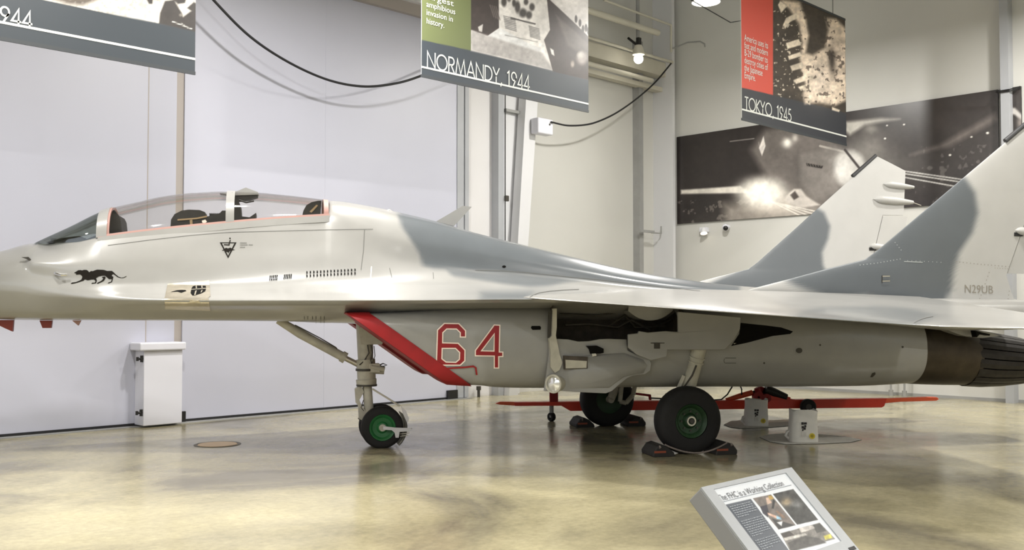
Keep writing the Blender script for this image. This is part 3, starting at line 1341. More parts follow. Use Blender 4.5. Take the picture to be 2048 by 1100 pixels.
m = MB()
m.grid([can_sec(s) for s in np.linspace(-7.99, -7.20, 16)])
obj('windscreen', m, 'windscreen_glass', jet, smooth=60)
m = MB()
m.grid([can_sec(s) for s in np.linspace(-7.12, -5.72, 28)])
can1 = obj('front_canopy_glass', m, 'canopy_glass', jet, smooth=60)
m = MB()
m.grid([can_sec(s) for s in np.linspace(-5.62, -4.50, 22)])
can2 = obj('rear_canopy_glass', m, 'canopy_glass', jet, smooth=60)


def bow(name, s0, s1, mm, g=.012, th=.03):
    m = MB()
    m.grid([can_sec(s0, grow=g - th), can_sec(s0, grow=g), can_sec(s1, grow=g), can_sec(s1, grow=g - th)], closed_v=True)
    return obj(name, m, mm, jet, smooth=40)


bow('windscreen_frame', -7.22, -7.10, 'paint_light', .016, .045)
b2 = bow('canopy_mid_frame', -5.725, -5.625, 'paint_light', .014, .04)
bow('canopy_rear_seal', -4.53, -4.47, 'seal_pink', .004, .03)
bow('windscreen_seal', -7.105, -7.075, 'seal_pink', .002, .03)
# sill rails: pale frame with a salmon seal on top
for side in (1, -1):
    m = MB()
    m2 = MB()
    r1, r2 = [], []
    for s in np.linspace(-7.20, -4.46, 40):
        hw, z = can_hw(s), can_sill(s)
        r1.append([V(s, side * (hw + .035), z - .085), V(s, side * (hw + .018), z + .0), V(s, side * (hw - .03), z + .0), V(s, side * (hw - .03), z - .085)])
        r2.append([V(s, side * (hw + .016), z - .002), V(s, side * (hw + .010), z + .024), V(s, side * (hw - .028), z + .024), V(s, side * (hw - .028), z - .002)])
    m.grid(r1, closed_u=True)
    m2.grid(r2, closed_u=True)
    sr = obj('canopy_sill', m, 'paint_light', jet, smooth=40)
    obj('sill_seal', m2, 'seal_pink', sr, smooth=40)
# raised periscope housing on the middle frame
m = MB()
c = AP(490, 378, 0)
pts = [AP(440, 388, 0), AP(470, 386, 0), AP(492, 377, 0), AP(516, 386, 0), AP(518, 391, 0), AP(470, 393, 0)]
m.prism([V(p[0], .11, p[1]) for p in pts], V(0, -.22, 0))
per = obj('periscope', m, 'paint_light', jet)
m = MB()
pts = [AP(468, 389, 0), AP(516, 387, 0), AP(516, 395, 0), AP(500, 400, 0), AP(474, 403, 0), AP(474, 444, 0), AP(466, 446, 0)]
m.prism([V(p[0], .1, p[1]) for p in pts], V(0, -.2, 0))
m.tube([V(*(lambda a: (a[0], .12, a[1]))(AP(478, 400, .12))), V(*(lambda a: (a[0], .12, a[1]))(AP(492, 405, .12))), V(*(lambda a: (a[0], .12, a[1]))(AP(508, 402, .12)))], .012, n=6)
obj('periscope_mirror', m, 'seat_black', per)


# cockpit interior
def plate(name, pts, t0, t1, mm, parent):
    m = MB()
    m.prism([V(*(lambda a: (a[0], t0, a[1]))(AP(x, y, 0))) for x, y in pts], V(0, t1 - t0, 0))
    return obj(name, m, mm, parent)


ck1 = plate('front_instrument_hood', [(222, 424), (232, 430), (243, 434), (247, 442), (250, 466), (226, 468), (218, 450)], .26, -.26, 'seat_black', jet)
plate('gunsight', [(224, 418), (229, 420), (238, 432), (224, 434)], .06, -.06, 'seat_black', ck1)
ck2 = plate('windscreen_coaming', [(100, 487), (130, 478), (165, 474), (180, 480), (205, 470), (206, 484), (130, 491)], .2, -.2, 'seat_black', jet)
s1 = MB()
rows = []
hp = [(344, 458), (345, 442), (352, 431), (366, 424), (380, 422), (402, 423), (412, 427), (414, 436), (424, 434), (440, 430), (446, 424), (453, 424), (454, 448), (400, 454)]
seat1 = plate('front_ejection_seat', hp, .19, -.19, 'seat_black', jet)
plate('seat_strap', [(358, 441), (396, 438), (416, 434), (416, 437), (396, 441), (358, 444)], .20, .186, 'strap_tan', seat1)
plate('seat_strap', [(382, 443), (387, 442), (388, 452), (383, 453)], .20, .186, 'strap_tan', seat1)
plate('handle_loop', [(406, 444), (413, 442), (416, 446), (412, 449), (407, 448)], .205, .188, 'white_number', seat1)
for i in range(8):
    x = 420 + i * 3
    plate('seat_spring', [(x, 428), (x + 1.6, 428), (x + 1.6, 436), (x, 436)], .12, -.05, 'seat_black', seat1)
ins2 = plate('rear_instrument_panel', [(466, 388), (474, 403), (478, 404), (482, 414), (484, 436), (500, 438), (513, 429), (512, 442), (470, 446), (464, 444)], .24, -.24, 'seat_black', jet)
seat2 = plate('rear_ejection_seat', [(605, 432), (606, 424), (612, 413), (622, 407), (636, 404), (642, 404), (640, 432)], .17, -.17, 'seat_black', jet)
plate('seat_strap', [(618, 426), (632, 412), (635, 414), (622, 428)], .18, .166, 'strap_tan', seat2)

# dorsal blade standing on the far side of the spine
m = MB()
a = [AP(872, 443, -.38), AP(925, 412, -.38), AP(943, 414, -.38), (AP(908, 452, -.38))]
m.prism([V(p[0], -.36, p[1]) for p in a], V(0, -.09, 0))
obj('dorsal_blade_antenna', m, 'paint_light', jet)


# ---- decals and surface marks lying on the skin
def tess(loops, cell):
    """2D polygon loops -> refined triangles (list of 2D verts, faces)"""
    L = [[Vector((p[0], p[1], 0)) for p in lp] for lp in loops]
    flat = [p for lp in L for p in lp]
    tris = tessellate_polygon(L)
    bm = bmesh.new()
    vs = [bm.verts.new(p) for p in flat]
    for t in tris:
        try:
            bm.faces.new([vs[i] for i in t])
        except ValueError:
            pass
    if cell:
        xs = [p.x for p in flat]
        ys = [p.y for p in flat]
        x = math.floor(min(xs) / cell) * cell + cell
        while x < max(xs):
            bmesh.ops.bisect_plane(bm, geom=bm.verts[:] + bm.edges[:] + bm.faces[:], plane_co=(x, 0, 0), plane_no=(1, 0, 0))
            x += cell
        y = math.floor(min(ys) / cell) * cell + cell
        while y < max(ys):
            bmesh.ops.bisect_plane(bm, geom=bm.verts[:] + bm.edges[:] + bm.faces[:], plane_co=(0, y, 0), plane_no=(0, 1, 0))
            y += cell
    bm.verts.index_update()
    v = [(q.co.x, q.co.y) for q in bm.verts]
    f = [[q.index for q in fc.verts] for fc in bm.faces]
    bm.free()
    return v, f


def on_skin(x, y, targets, lift):
    d = aray(x, y)
    best = None
    for t in targets:
        h = BV[t].ray_cast(CAMA, d)
        if h[0] is not None and (best is None or h[3] < best[3]):
            best = h
    if best is None:
        return None
    n = best[1]
    if n.dot(d) > 0:
        n = -n
    return best[0] + n * lift


def decal(name, shapes, target, mm, parent, lift=.004, cell=6., tri=None):
    """shapes: list of loop-lists in survey pixels"""
    tg = [target] if isinstance(target, str) else target
    m = MB()
    for loops in shapes:
        v, f = tess(loops, cell)
        P = [on_skin(x, y, tg, lift) for x, y in v]
        ok = [fc for fc in f if all(P[i] is not None for i in fc)]
        m.add([p if p is not None else Vector((0, 0, 2)) for p in P], ok)
    return obj(name, m, mm, parent, fix=False)


def line_decal(name, paths, wd, target, mm, parent, lift=.0035):
    for p in paths:
        sh = [[[(v.x, v.y) for v in q]] for q in ribbon(p, wd)]
        o = decal(name, sh, target, mm, parent, lift, cell=8.)
    return o


def cr(pts, ox, oy, sc):
    return [(ox + x * sc, oy + y * sc) for x, y in pts]


# black prowling cat on the nose
k = (120, 520, .07324)
cat1 = cr([(385, 350), (440, 320), (500, 280), (560, 275), (610, 285), (660, 268), (735, 272), (770, 300), (800, 335), (850, 300), (900, 305), (960, 280), (1020, 262), (1200, 270), (1290, 300), (1420, 298), (1470, 340), (1530, 400), (1600, 455), (1680, 483), (1740, 473), (1815, 438), (1822, 446), (1790, 468), (1730, 492), (1650, 492), (1570, 467), (1500, 412), (1450, 382), (1420, 410), (1420, 440), (1460, 460), (1440, 540), (1420, 605), (1340, 637), (1300, 642), (1330, 613), (1395, 592), (1415, 520), (1340, 525), (1290, 480), (1230, 430), (1150, 430), (1060, 450), (985, 495), (1012, 560), (985, 640), (860, 652), (880, 622), (950, 622), (975, 580), (930, 530), (850, 535), (760, 555), (680, 530), (640, 568), (560, 592), (440, 632), (310, 657), (298, 640), (330, 618), (440, 602), (530, 567), (590, 530), (615, 460), (600, 430), (550, 390), (480, 397), (430, 402), (450, 380), (425, 362)], *k)
cat2 = cr([(1140, 460), (1230, 450), (1250, 485), (1200, 570), (1120, 612), (1040, 650), (1003, 645), (1040, 613), (1120, 577), (1160, 540), (1180, 500)], *k)
decal('panther_emblem', [[cat1], [cat2]], 'fus', 'emblem_black', fus)
# triangular emblem with small lettering
k = (420, 460, .06363)
T1 = cr([(308, 392), (835, 392), (568, 895)], *k)
T2 = cr([(372, 418), (770, 418), (568, 812)], *k)
em = [[T1, T2[::-1]], [cr([(425, 612), (500, 562), (570, 580), (640, 556), (735, 612), (790, 632), (700, 640), (690, 665), (640, 655), (600, 690), (578, 745), (560, 690), (530, 700), (500, 670), (470, 680), (440, 645), (370, 650)], *k)],
      [cr([(580, 490), (595, 400), (622, 312), (655, 318), (632, 400), (612, 490)], *k)], [cr([(436, 448), (600, 455), (600, 490), (436, 478)], *k)], [cr([(605, 250), (630, 240), (652, 252), (650, 285), (625, 292), (608, 280)], *k)]]
decal('triangle_emblem', em, 'fus', 'emblem_black', fus)
ticks = []
for r, (y, x1) in enumerate(((392, 1150), (455, 1335), (528, 1105))):
    x = 945
    while x < x1:
        if not (r == 1 and 1165 < x < 1195):
            ticks.append([cr([(x, y), (x + 17, y), (x + 17, y + 36), (x, y + 36)], *k)])
        x += 27
decal('small_lettering', ticks, 'fus', 'panel_line', fus, cell=0)['kind'] = 'stuff'
# cooling louvres
lv = []
for i in range(5):
    for (x0, y0, dx, hh) in ((538.5, 551.5, 3.4, 10.5), (567, 549.5, 3.4, 9)):
        x = x0 + i * dx
        lv.append([[(x + 1.2, y0 - i * .25), (x + 3.2, y0 - i * .25), (x + 2., y0 + hh - i * .25), (x, y0 + hh - i * .25)]])
for i in range(15):
    for r in range(2):
        x, y = 612.5 + i * 6.86, 545 - i * .36 + r * 6.8
        lv.append([[(x + .4, y - 2.6), (x + 2.6, y - 1.6), (x + 2.6, y + 2.8), (x, y + 2.8)]])
decal('cooling_louvres', lv, 'fus', 'matte_black', fus, lift=.009, cell=4.)['kind'] = 'stuff'
lv = []
for i in range(3):
    for j in range(2):
        x = 608 + i * 16.4 + j * 7
        lv += [[[(x, 632), (x + 1.3, 632), (x + 1.3, 638.5), (x, 638.5)]], [[(x, 641.5), (x + 1.3, 641.5), (x + 1.3, 645.5), (x, 645.5)]]]
decal('lower_louvres', lv, 'fus', 'panel_line', fus, cell=0)['kind'] = 'stuff'
# gun port with blast plates
k = (300, 550, .09766)
gp = decal('gun_blast_plate', [[cr([(365, 180), (1215, 110), (1240, 440), (1200, 470), (300, 490)], *k)], [cr([(300, 490), (1200, 470), (1240, 725), (310, 690)], *k)]], 'fus', 'gun_steel', fus, lift=.006)
decal('gun_port', [[cr([(420, 360), (560, 322), (650, 316), (730, 320), (745, 338), (640, 372), (560, 350)], *k)],
                   [cr([(850, 290), (880, 240), (930, 225), (1140, 230), (1150, 270), (850, 297)], *k)],
                   [cr([(845, 315), (1150, 292), (1130, 345), (1050, 388), (920, 430), (870, 432), (832, 380)], *k)]], 'fus', 'matte_black', fus, lift=.009)
decal('gun_port_bars', [[cr([(935, 222), (960, 222), (965, 290), (940, 292)], *k)], [cr([(1050, 225), (1075, 225), (1080, 285), (1055, 285)], *k)],
                        [cr([(930, 340), (960, 330), (935, 425), (905, 428)], *k)], [cr([(1060, 325), (1080, 322), (1060, 370), (1035, 375)], *k)]], 'fus', 'gun_steel', fus, lift=.012)
# panel lines
line_decal('panel_line', [[(216, 491), (300, 480), (380, 471), (440, 466), (470, 464.5), (640, 460), (746, 458.5)],
                           [(240, 583), (300, 571), (350, 557), (400, 545), (470, 532)][:0] or [(729, 460), (727, 500), (722, 540)],
                           [(779, 536), (784, 556)], [(866, 545), (867, 558)], [(950, 540.5), (1000, 542)],
                           [(1000, 541.5), (1060, 546), (1130, 553.5), (1200, 560), (1290, 570), (1400, 582)]], 1.1, ['fus', 'wing'], 'panel_line', fus)
line_decal('hatch_edge', [[(743, 533), (741, 561)]], 2.0, 'fus', 'panel_line_light', fus)
line_decal('leading_edge_flap_gap', [[(1060, 595), (1066, 590.5), (1078, 586), (1100, 582.5), (1130, 580), (1158, 579)], [(1828, 646), (1836, 641), (1850, 636), (1866, 633)]], 1.3, ['wing', 'fus'], 'panel_line', WING[1])
decal('vent_hole', [[arc(1008, 533.5, 4, 2.6, 0, 360, 12)[:-1]]], 'fus', 'matte_black', fus, cell=0)
# nacelle number and slot
k = (840, 630, .1182)
six = cr([(410, 145), (655, 148), (770, 265), (770, 375), (680, 372), (680, 300), (615, 238), (450, 238), (385, 300), (382, 470), (645, 478), (760, 595), (758, 775), (680, 848), (345, 848), (278, 775), (295, 255)], *k)
six_h = cr([(375, 565), (600, 565), (670, 635), (665, 750), (605, 800), (440, 795), (370, 740)], *k)
four = cr([(1255, 170), (1350, 175), (1340, 625), (1400, 628), (1400, 700), (1330, 705), (1330, 895), (1255, 895), (1255, 695), (935, 690), (935, 600)], *k)
four_h = cr([(1255, 320), (1250, 610), (1040, 605)], *k)
decal('side_number', [[six, six_h[::-1]], [four, four_h[::-1]]], 'nac', 'red_number', NAC[1], lift=.004)
ol = []
for lp in (six, six_h, four, four_h):
    ol += [[[(v.x, v.y) for v in q]] for q in ribbon(lp, 2.3, True)]
decal('side_number_outline', ol, 'nac', 'white_number', NAC[1], lift=.006)
decal('drain_slot', [[[(1063, 652), (1080, 652), (1082, 655), (1081, 659.5), (1065, 660), (1061.5, 656)]]], 'nac', 'matte_black', NAC[1], cell=0)
decal('nacelle_marks', [[arc(1598, 701, 6.5, 5.5, 0, 360, 12)[:-1]], [arc(1640, 690, 2, 2, 0, 360, 8)[:-1]], [arc(1805, 694, 2.2, 2.2, 0, 360, 8)[:-1]], [arc(1528, 726, 2, 2, 0, 360, 8)[:-1]], [[(1740, 754), (1744, 746), (1750, 744), (1751, 748), (1745, 754)]]], 'nac', 'gear_dark', NAC[1], cell=0)
line_decal('access_panel_outline', [[(1450, 716), (1472, 716)], [(1450, 726), (1472, 726)], [(1449, 717), (1447.5, 721), (1449, 726)]], 1.3, 'nac', 'panel_line', NAC[1])
decal('strut_slot_shade', [[[(1481, 646), (1530, 651), (1562, 655), (1586, 663), (1580, 668), (1545, 672), (1492, 686), (1462, 692), (1478, 668)]]], 'nac', 'matte_black', NAC[1], lift=.004)  # flat black decal painting the shade of a recess, skin is not cut
line_decal('cover_strap', [[(888, 737), (905, 735.5), (930, 734), (946, 732), (951, 735), (953, 749)]], 3.4, 'nac', 'red_cover', NAC[1], lift=.02)
# registration and rivets on the near fin
v, f, wd = font_text('N29UB')
m = MB()
P = []
for x, y in v:
    u = x / wd
    P.append(on_skin(1928 + 58 * u, 585 + 2.2 * u - y / .72 * 16.5, ['fin'], .004))
m.add(P, f)
obj('registration', m, 'rivet', FIN[1], fix=False)


def dots(path, step, r):
    out = []
    for (x0, y0), (x1, y1) in zip(path[:-1], path[1:]):
        L = math.hypot(x1 - x0, y1 - y0)
        n = max(1, int(L / step))
        for i in range(n):
            x, y = x0 + (x1 - x0) * i / n, y0 + (y1 - y0) * i / n
            out.append([[(x - r, y - r), (x + r, y - r), (x + r, y + r), (x - r, y + r)]])
    return out


decal('rivets', dots([(1912, 523), (1955, 528), (2025, 534)], 7, .8) + dots([(1978, 545), (1962, 590), (1948, 625)], 7, .8) + dots([(2022, 552), (2012, 628)], 7, .8) + dots([(1990, 536), (2020, 538)], 5, .6), 'fin', 'rivet', FIN[1], lift=.003, cell=0)['kind'] = 'stuff'
decal('light_rivets', dots([(1720, 530), (1755, 526), (1800, 518), (1810, 516)], 6, .8) + dots([(1790, 485), (1802, 500), (1806, 510)], 6, .8) + dots([(1815, 521), (1890, 525)], 8, .7), 'fin', 'rivet_light', FIN[1], lift=.003, cell=0)['kind'] = 'stuff'
line_decal('fin_seam', [[(1808, 523), (1845, 524.5)]], 1.4, 'fin', 'rivet_light', FIN[1])
decal('fin_vent', [[[(1764, 551), (1779, 551), (1779, 553.5), (1764, 554)]], [[(1764, 561), (1779, 560.5), (1779, 563), (1764, 563.5)]]], 'fin', 'steel', FIN[1], lift=.012, cell=0)
line_decal('fin_vent_edge', [[(1764, 551), (1764, 566)]], 1.6, 'fin', 'gear_dark', FIN[1])
# nose sensors
m = MB()
a = on_skin(52, 521, ['fus'], .03)
m.prism([a + V(-.04, 0, .02), a + V(.04, 0, .025), a + V(.09, 0, -.03), a + V(.05, 0, -.02), a + V(.02, 0, .0)], V(0, .02, 0))
obj('angle_vane', m, 'gear_dark', fus)
a = on_skin(110, 547, ['fus'], .0)
b = on_skin(126, 550, ['fus'], .03)
obj('nose_probe', MB().tube([a, b + V(0, .03, 0), b + V(.06, .03, 0)], [.02, .016, .012], n=8), 'chrome', fus, smooth=40)
# aerials under the nose
for i, (pts, mm) in enumerate((([(-22, 640), (28, 640), (26, 663), (10, 656)], 'red_dark'), ([(80, 641), (105, 641), (103, 656), (86, 656)], 'red_dark'), ([(145, 641), (162, 641), (157, 651)], 'seal_pink'))):
    m = MB()
    m.prism([V(*(lambda a: (a[0], .03, a[1]))(AP(x, y, 0))) for x, y in pts], V(0, -.06, 0))
    obj('belly_aerial', m, mm, fus)
# small dorsal scoop
m = MB()
a = AP(778, 423, 0)
m.tube([V(a[0] - .1, .0, a[1] - .02), V(a[0], .0, a[1] + .005), V(a[0] + .12, .0, a[1] - .05)], [.01, .03, .012], n=8)
obj('spine_scoop', m, 'paint_light', fus, smooth=50)


# ---- landing gear
def A3(px, py, t):
    a = AP(px, py, t)
    return V(a[0], t, a[1])


def wheel(c, R, wd, rim_r, side, rim_mat, name):
    """tyre + rim; axis along lateral"""
    m = MB()
    hw = wd / 2
    prof = []
    for k in range(19):
        a = PI * k / 18
        prof.append((-hw * math.copysign(abs(math.cos(a)) ** .6, math.cos(a)), rim_r + (R - rim_r) * abs(math.sin(a)) ** .55))
    for dz in (-.33, 0, .33):
        pass
    m.lathe(c, (0, 1, 0), prof, n=48)
    ty = obj(name, m, 'rubber', jet, smooth=50)
    m = MB()
    o = -side
    m.lathe(c, (0, 1, 0), [(o * hw * .86, rim_r * 1.02), (o * hw * .98, rim_r * .96), (o * hw * .9, rim_r * .86), (o * hw * .62, rim_r * .74), (o * hw * .55, rim_r * .45), (o * hw * .82, rim_r * .34), (o * hw * .9, rim_r * .12), (o * hw * .9, .001)], n=40)
    m.lathe(c, (0, 1, 0), [(-o * hw * .86, rim_r * 1.02), (-o * hw * .7, rim_r * .8), (-o * hw * .7, .001)], n=32)
    rim = obj('wheel_rim', m, rim_mat, ty, smooth=35)
    return ty, rim


nw = A3(764, 854.6, .16)
NR = .275
nw.z = NR - .008
for t in (.16, -.16):
    c = V(nw.x, t, nw.z)
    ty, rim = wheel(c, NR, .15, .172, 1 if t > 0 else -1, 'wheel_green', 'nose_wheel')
    if t > 0:
        m = MB()
        m.lathe(c, (0, -1, 0), [(.06, .045), (.085, .045), (.085, .001)], n=20)
        obj('hub_cap', m, 'gear_paint', ty, smooth=35)
# strut
leg = MB()
sx = AP(728, 740, 0)[0]
leg.cyl(V(sx, 0, 1.72), V(sx + .02, 0, 1.12), .115, .10, n=20)
leg.cyl(V(sx + .02, 0, 1.14), V(sx + .035, 0, .87), .125, .12, n=20)
leg.cyl(V(sx + .03, 0, .88), V(sx + .035, 0, .80), .135, .13, n=20)
leg.cyl(V(sx + .04, 0, .82), V(sx + .07, 0, .42), .062, n=16)
leg.tube([V(sx + .07, 0, .46), V(sx + .09, 0, .36), V(nw.x, 0, nw.z)], [.07, .075, .05], n=14)
leg.cyl(V(nw.x, .24, nw.z), V(nw.x, -.24, nw.z), .03, n=12)
ng = obj('nose_gear_leg', leg, 'gear_paint', jet, smooth=40)
m = MB()
m.tube([A3(556, 640, 0), A3(600, 667, 0), A3(690, 716, 0)], [.05, .062, .06], n=14)
m.cyl(A3(683, 712, 0), A3(691, 716.5, 0), .075, n=14)
br = obj('drag_brace', m, 'gear_paint', ng, smooth=40)
obj('brace_rod', MB().cyl(A3(688, 715, 0), A3(722, 732, 0), .036, n=12), 'steel', ng, smooth=40)
obj('brace_hose', MB().tube([A3(590, 650, .06), A3(640, 676, .09), A3(672, 695, .08), A3(674, 698, .06)], .008, n=6), 'gear_dark', ng, smooth=40)
m = MB()
m.prism([A3(722, 770, .05), A3(710, 778, .05), A3(712, 806, .05), A3(717, 812, .05), A3(718, 838, .05), A3(727, 842, .05), A3(735, 826, .05), A3(724, 812, .05), A3(719, 800, .05), A3(728, 784, .05)], V(0, -.1, 0))
obj('torque_link', m, 'gear_paint', ng)
m = MB()
m.cyl(A3(742, 733, .1), A3(769, 739, .1), .035, n=12)
m.cyl(A3(744, 740, .04), A3(768, 741, .04), .05, n=12)
m.box(tuple(A3(738, 745, .12)), tuple(A3(757, 726, -.05)))
obj('taxi_light_bracket', m, 'gear_paint', ng, smooth=40)
obj('tow_eye', MB().tube([A3(757, 731, .06), A3(766, 727, .06), A3(774, 730, .06), A3(766, 733, .06), A3(757, 731, .06)], .009, n=6), 'gear_dark', ng, smooth=50)
for i, (pts, r) in enumerate((([(742, 690), (745, 705), (741, 720), (746, 735)], .008), ([(735, 690), (738, 706), (728, 722), (719, 730)], .008), ([(748, 692), (750, 712), (744, 726)], .006), ([(716, 836), (722, 843), (730, 840)], .006), ([(727, 800), (722, 815), (728, 822)], .006))):
    obj('hydraulic_hose', MB().tube([A3(x, y, .11) for x, y in pts], r, n=6), 'gear_dark', ng, smooth=50)
m = MB()
m.cyl(V(sx + .022, 0, .99), V(sx + .022, 0, 1.02), .132, n=18)
m.cyl(V(sx + .036, 0, .79), V(sx + .036, 0, .815), .136, n=18)
obj('strut_collar', m, 'gear_dark', ng, smooth=40)
# nose gear bay door / structure just behind the leg
m = MB()
m.prism([A3(717, 655, .12), A3(780, 655, .12), A3(764, 689, .12), A3(722, 689, .12)], V(0, -.24, 0))
m.prism([A3(717, 685, .05), A3(733, 685, .05), A3(736, 735, .05), A3(720, 735, .05)], V(0, -.1, 0))
obj('leg_fairing', m, 'gear_paint', ng)
# mudguard
m = MB()
m.tube([A3(745, 778, .18), A3(768, 792, .24), A3(800, 812, .25)], .012, n=8)
obj('mudguard_stay', m, 'gear_paint', ng, smooth=40)
m = MB()
c = V(nw.x, 0, nw.z)
rows = []
for k in range(9):
    a = math.radians(-48 + 10 * k)
    rr = NR + .03
    rows.append([V(nw.x + rr * math.cos(a), t, nw.z + rr * math.sin(a)) for t in (.27, .1, -.1, -.27)])
rows2 = [[p + (p - V(nw.x, -p.y, nw.z)).normalized() * .012 for p in r] for r in rows]
m.grid(rows)
m.grid(rows2)
obj('mudguard', m, 'gear_paint', ng)
m = MB()
q = .275
m.prism([A3(766, 852, q), A3(790, 855, q), A3(822, 856, q), A3(822, 862, q), A3(799, 863, q), A3(797, 875, q), A3(791, 875, q), A3(789, 865, q), A3(783, 860, q), A3(766, 859, q)], V(0, .02, 0))
obj('mudguard_bracket', m, 'trim_white', ng)
m = MB()
m.prism([A3(802, 812, q), A3(812, 822, q), A3(818, 838, q), A3(814, 846, q), A3(806, 828, q)], V(0, .02, 0))
obj('mudguard_bracket', m, 'trim_white', ng)
m = MB()
for i in range(4):
    y = 857 + i * 4.5
    m.cyl(A3(800, y + 2, .27), A3(824 - i * 2.5, y, .27), .006, n=6)
obj('mudguard_grille', m, 'gear_paint', ng)

# main gear
mw = A3(1383, 838, 1.66)
MWR = .425
for side in (1, -1):
    c = V(mw.x if side == 1 else mw.x - .02, side * 1.53, MWR - .012)
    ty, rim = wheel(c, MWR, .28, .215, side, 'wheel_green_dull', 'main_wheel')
    m = MB()
    m.lathe(c, (0, -side, 0), [(.10, .06), (.135, .06), (.135, .042), (.12, .04)], n=24)
    obj('hub_ring', m, 'steel', ty, smooth=35)
    m = MB()
    m.lathe(c, (0, -side, 0), [(.12, .032), (.15, .028), (.15, .001)], n=16)
    obj('hub_nut', m, 'gear_dark', ty, smooth=35)
    bolts = MB()
    for k in range(8):
        a = 2 * PI * k / 8
        p = c + V(.12 * math.cos(a), side * .09, .12 * math.sin(a))
        bolts.cyl(p, p + V(0, side * .02, 0), .012, n=8)
    obj('wheel_bolts', bolts, 'gear_dark', ty)
    m = MB()
    top = V(AP(1402, 690, 1.6)[0], side * 1.60, 1.40)
    bot = V(AP(1374, 790, 1.42)[0], side * 1.40, .70)
    m.tube([top, bot], [.095, .085], n=18)
    m.tube([bot + V(.0, 0, .05), bot + V(.01, -side * .04, -.12), V(c.x, side * 1.33, MWR)], [.078, .07, .06], n=16)
    m.cyl(V(c.x, side * 1.31, c.z), V(c.x, side * 1.56, c.z), .05, n=14)
    lg = obj('main_gear_leg', m, 'gear_paint', jet, smooth=40)
    for u in (.28, .36, .86):
        p = top.lerp(bot, u)
        q2 = top.lerp(bot, u + .02)
        obj('leg_ring', MB().cyl(p, q2, .104, n=18), 'gear_paint', lg, smooth=40)
    obj('brake_hose', MB().tube([top + V(-.09, side * .06, -.3), top + V(-.15, side * .07, -.42), bot + V(-.10, side * .06, .06), bot + V(-.02, side * .06, -.03)], .012, n=8), 'gear_dark', lg, smooth=50)
    obj('torque_arm', MB().tube([top.lerp(bot, .62) + V(-.1, 0, 0), bot + V(-.14, 0, .02), bot + V(-.06, 0, -.14)], [.03, .035, .03], n=8), 'gear_paint', lg, smooth=40)
    # retraction strut
    obj('retraction_strut', MB().cyl(V(AP(1465, 690, 1.5)[0], side * 1.50, 1.36), V(AP(1578, 656, 1.45)[0], side * 1.43, 1.56), .035, n=10), 'gear_paint', lg, smooth=40)
    if side == -1:
        # fork bracing visible on the far leg
        for a, b in (((1243, 770), (1240, 803)), ((1270, 770), (1266, 790)), ((1240, 803), (1252, 806)), ((1252, 806), (1266, 790))):
            obj('leg_brace', MB().cyl(A3(a[0], a[1], -1.30), A3(b[0], b[1], -1.30), .035, n=10), 'gear_paint', lg, smooth=40)

# wheel well doors (port detailed from the survey, starboard mirrored)
k = (1080, 590, .3)
doorA = cr([(62, 300), (120, 292), (190, 296), (255, 310), (330, 308), (400, 294), (470, 292), (578, 296), (585, 370), (650, 402), (728, 426), (742, 455), (735, 505), (700, 528), (620, 536), (580, 556), (530, 596), (480, 640), (440, 656), (300, 650), (150, 640), (30, 642), (45, 520), (60, 400)], *k)
doorB = cr([(588, 262), (655, 255), (660, 240), (720, 250), (840, 240), (922, 246), (920, 112), (1338, 150), (1335, 228), (1290, 300), (1232, 366), (850, 366), (846, 410), (742, 436), (650, 400), (590, 350)], *k)


def skinplate(name, pts, t, th, mm, parent, mir):
    m = MB()
    P = []
    for x, y in pts:
        a = AP(x, y, t)
        P.append(V(a[0], mir * t, a[1]))
    m.prism(P, V(0, -mir * th, 0))
    return obj(name, m, mm, parent)


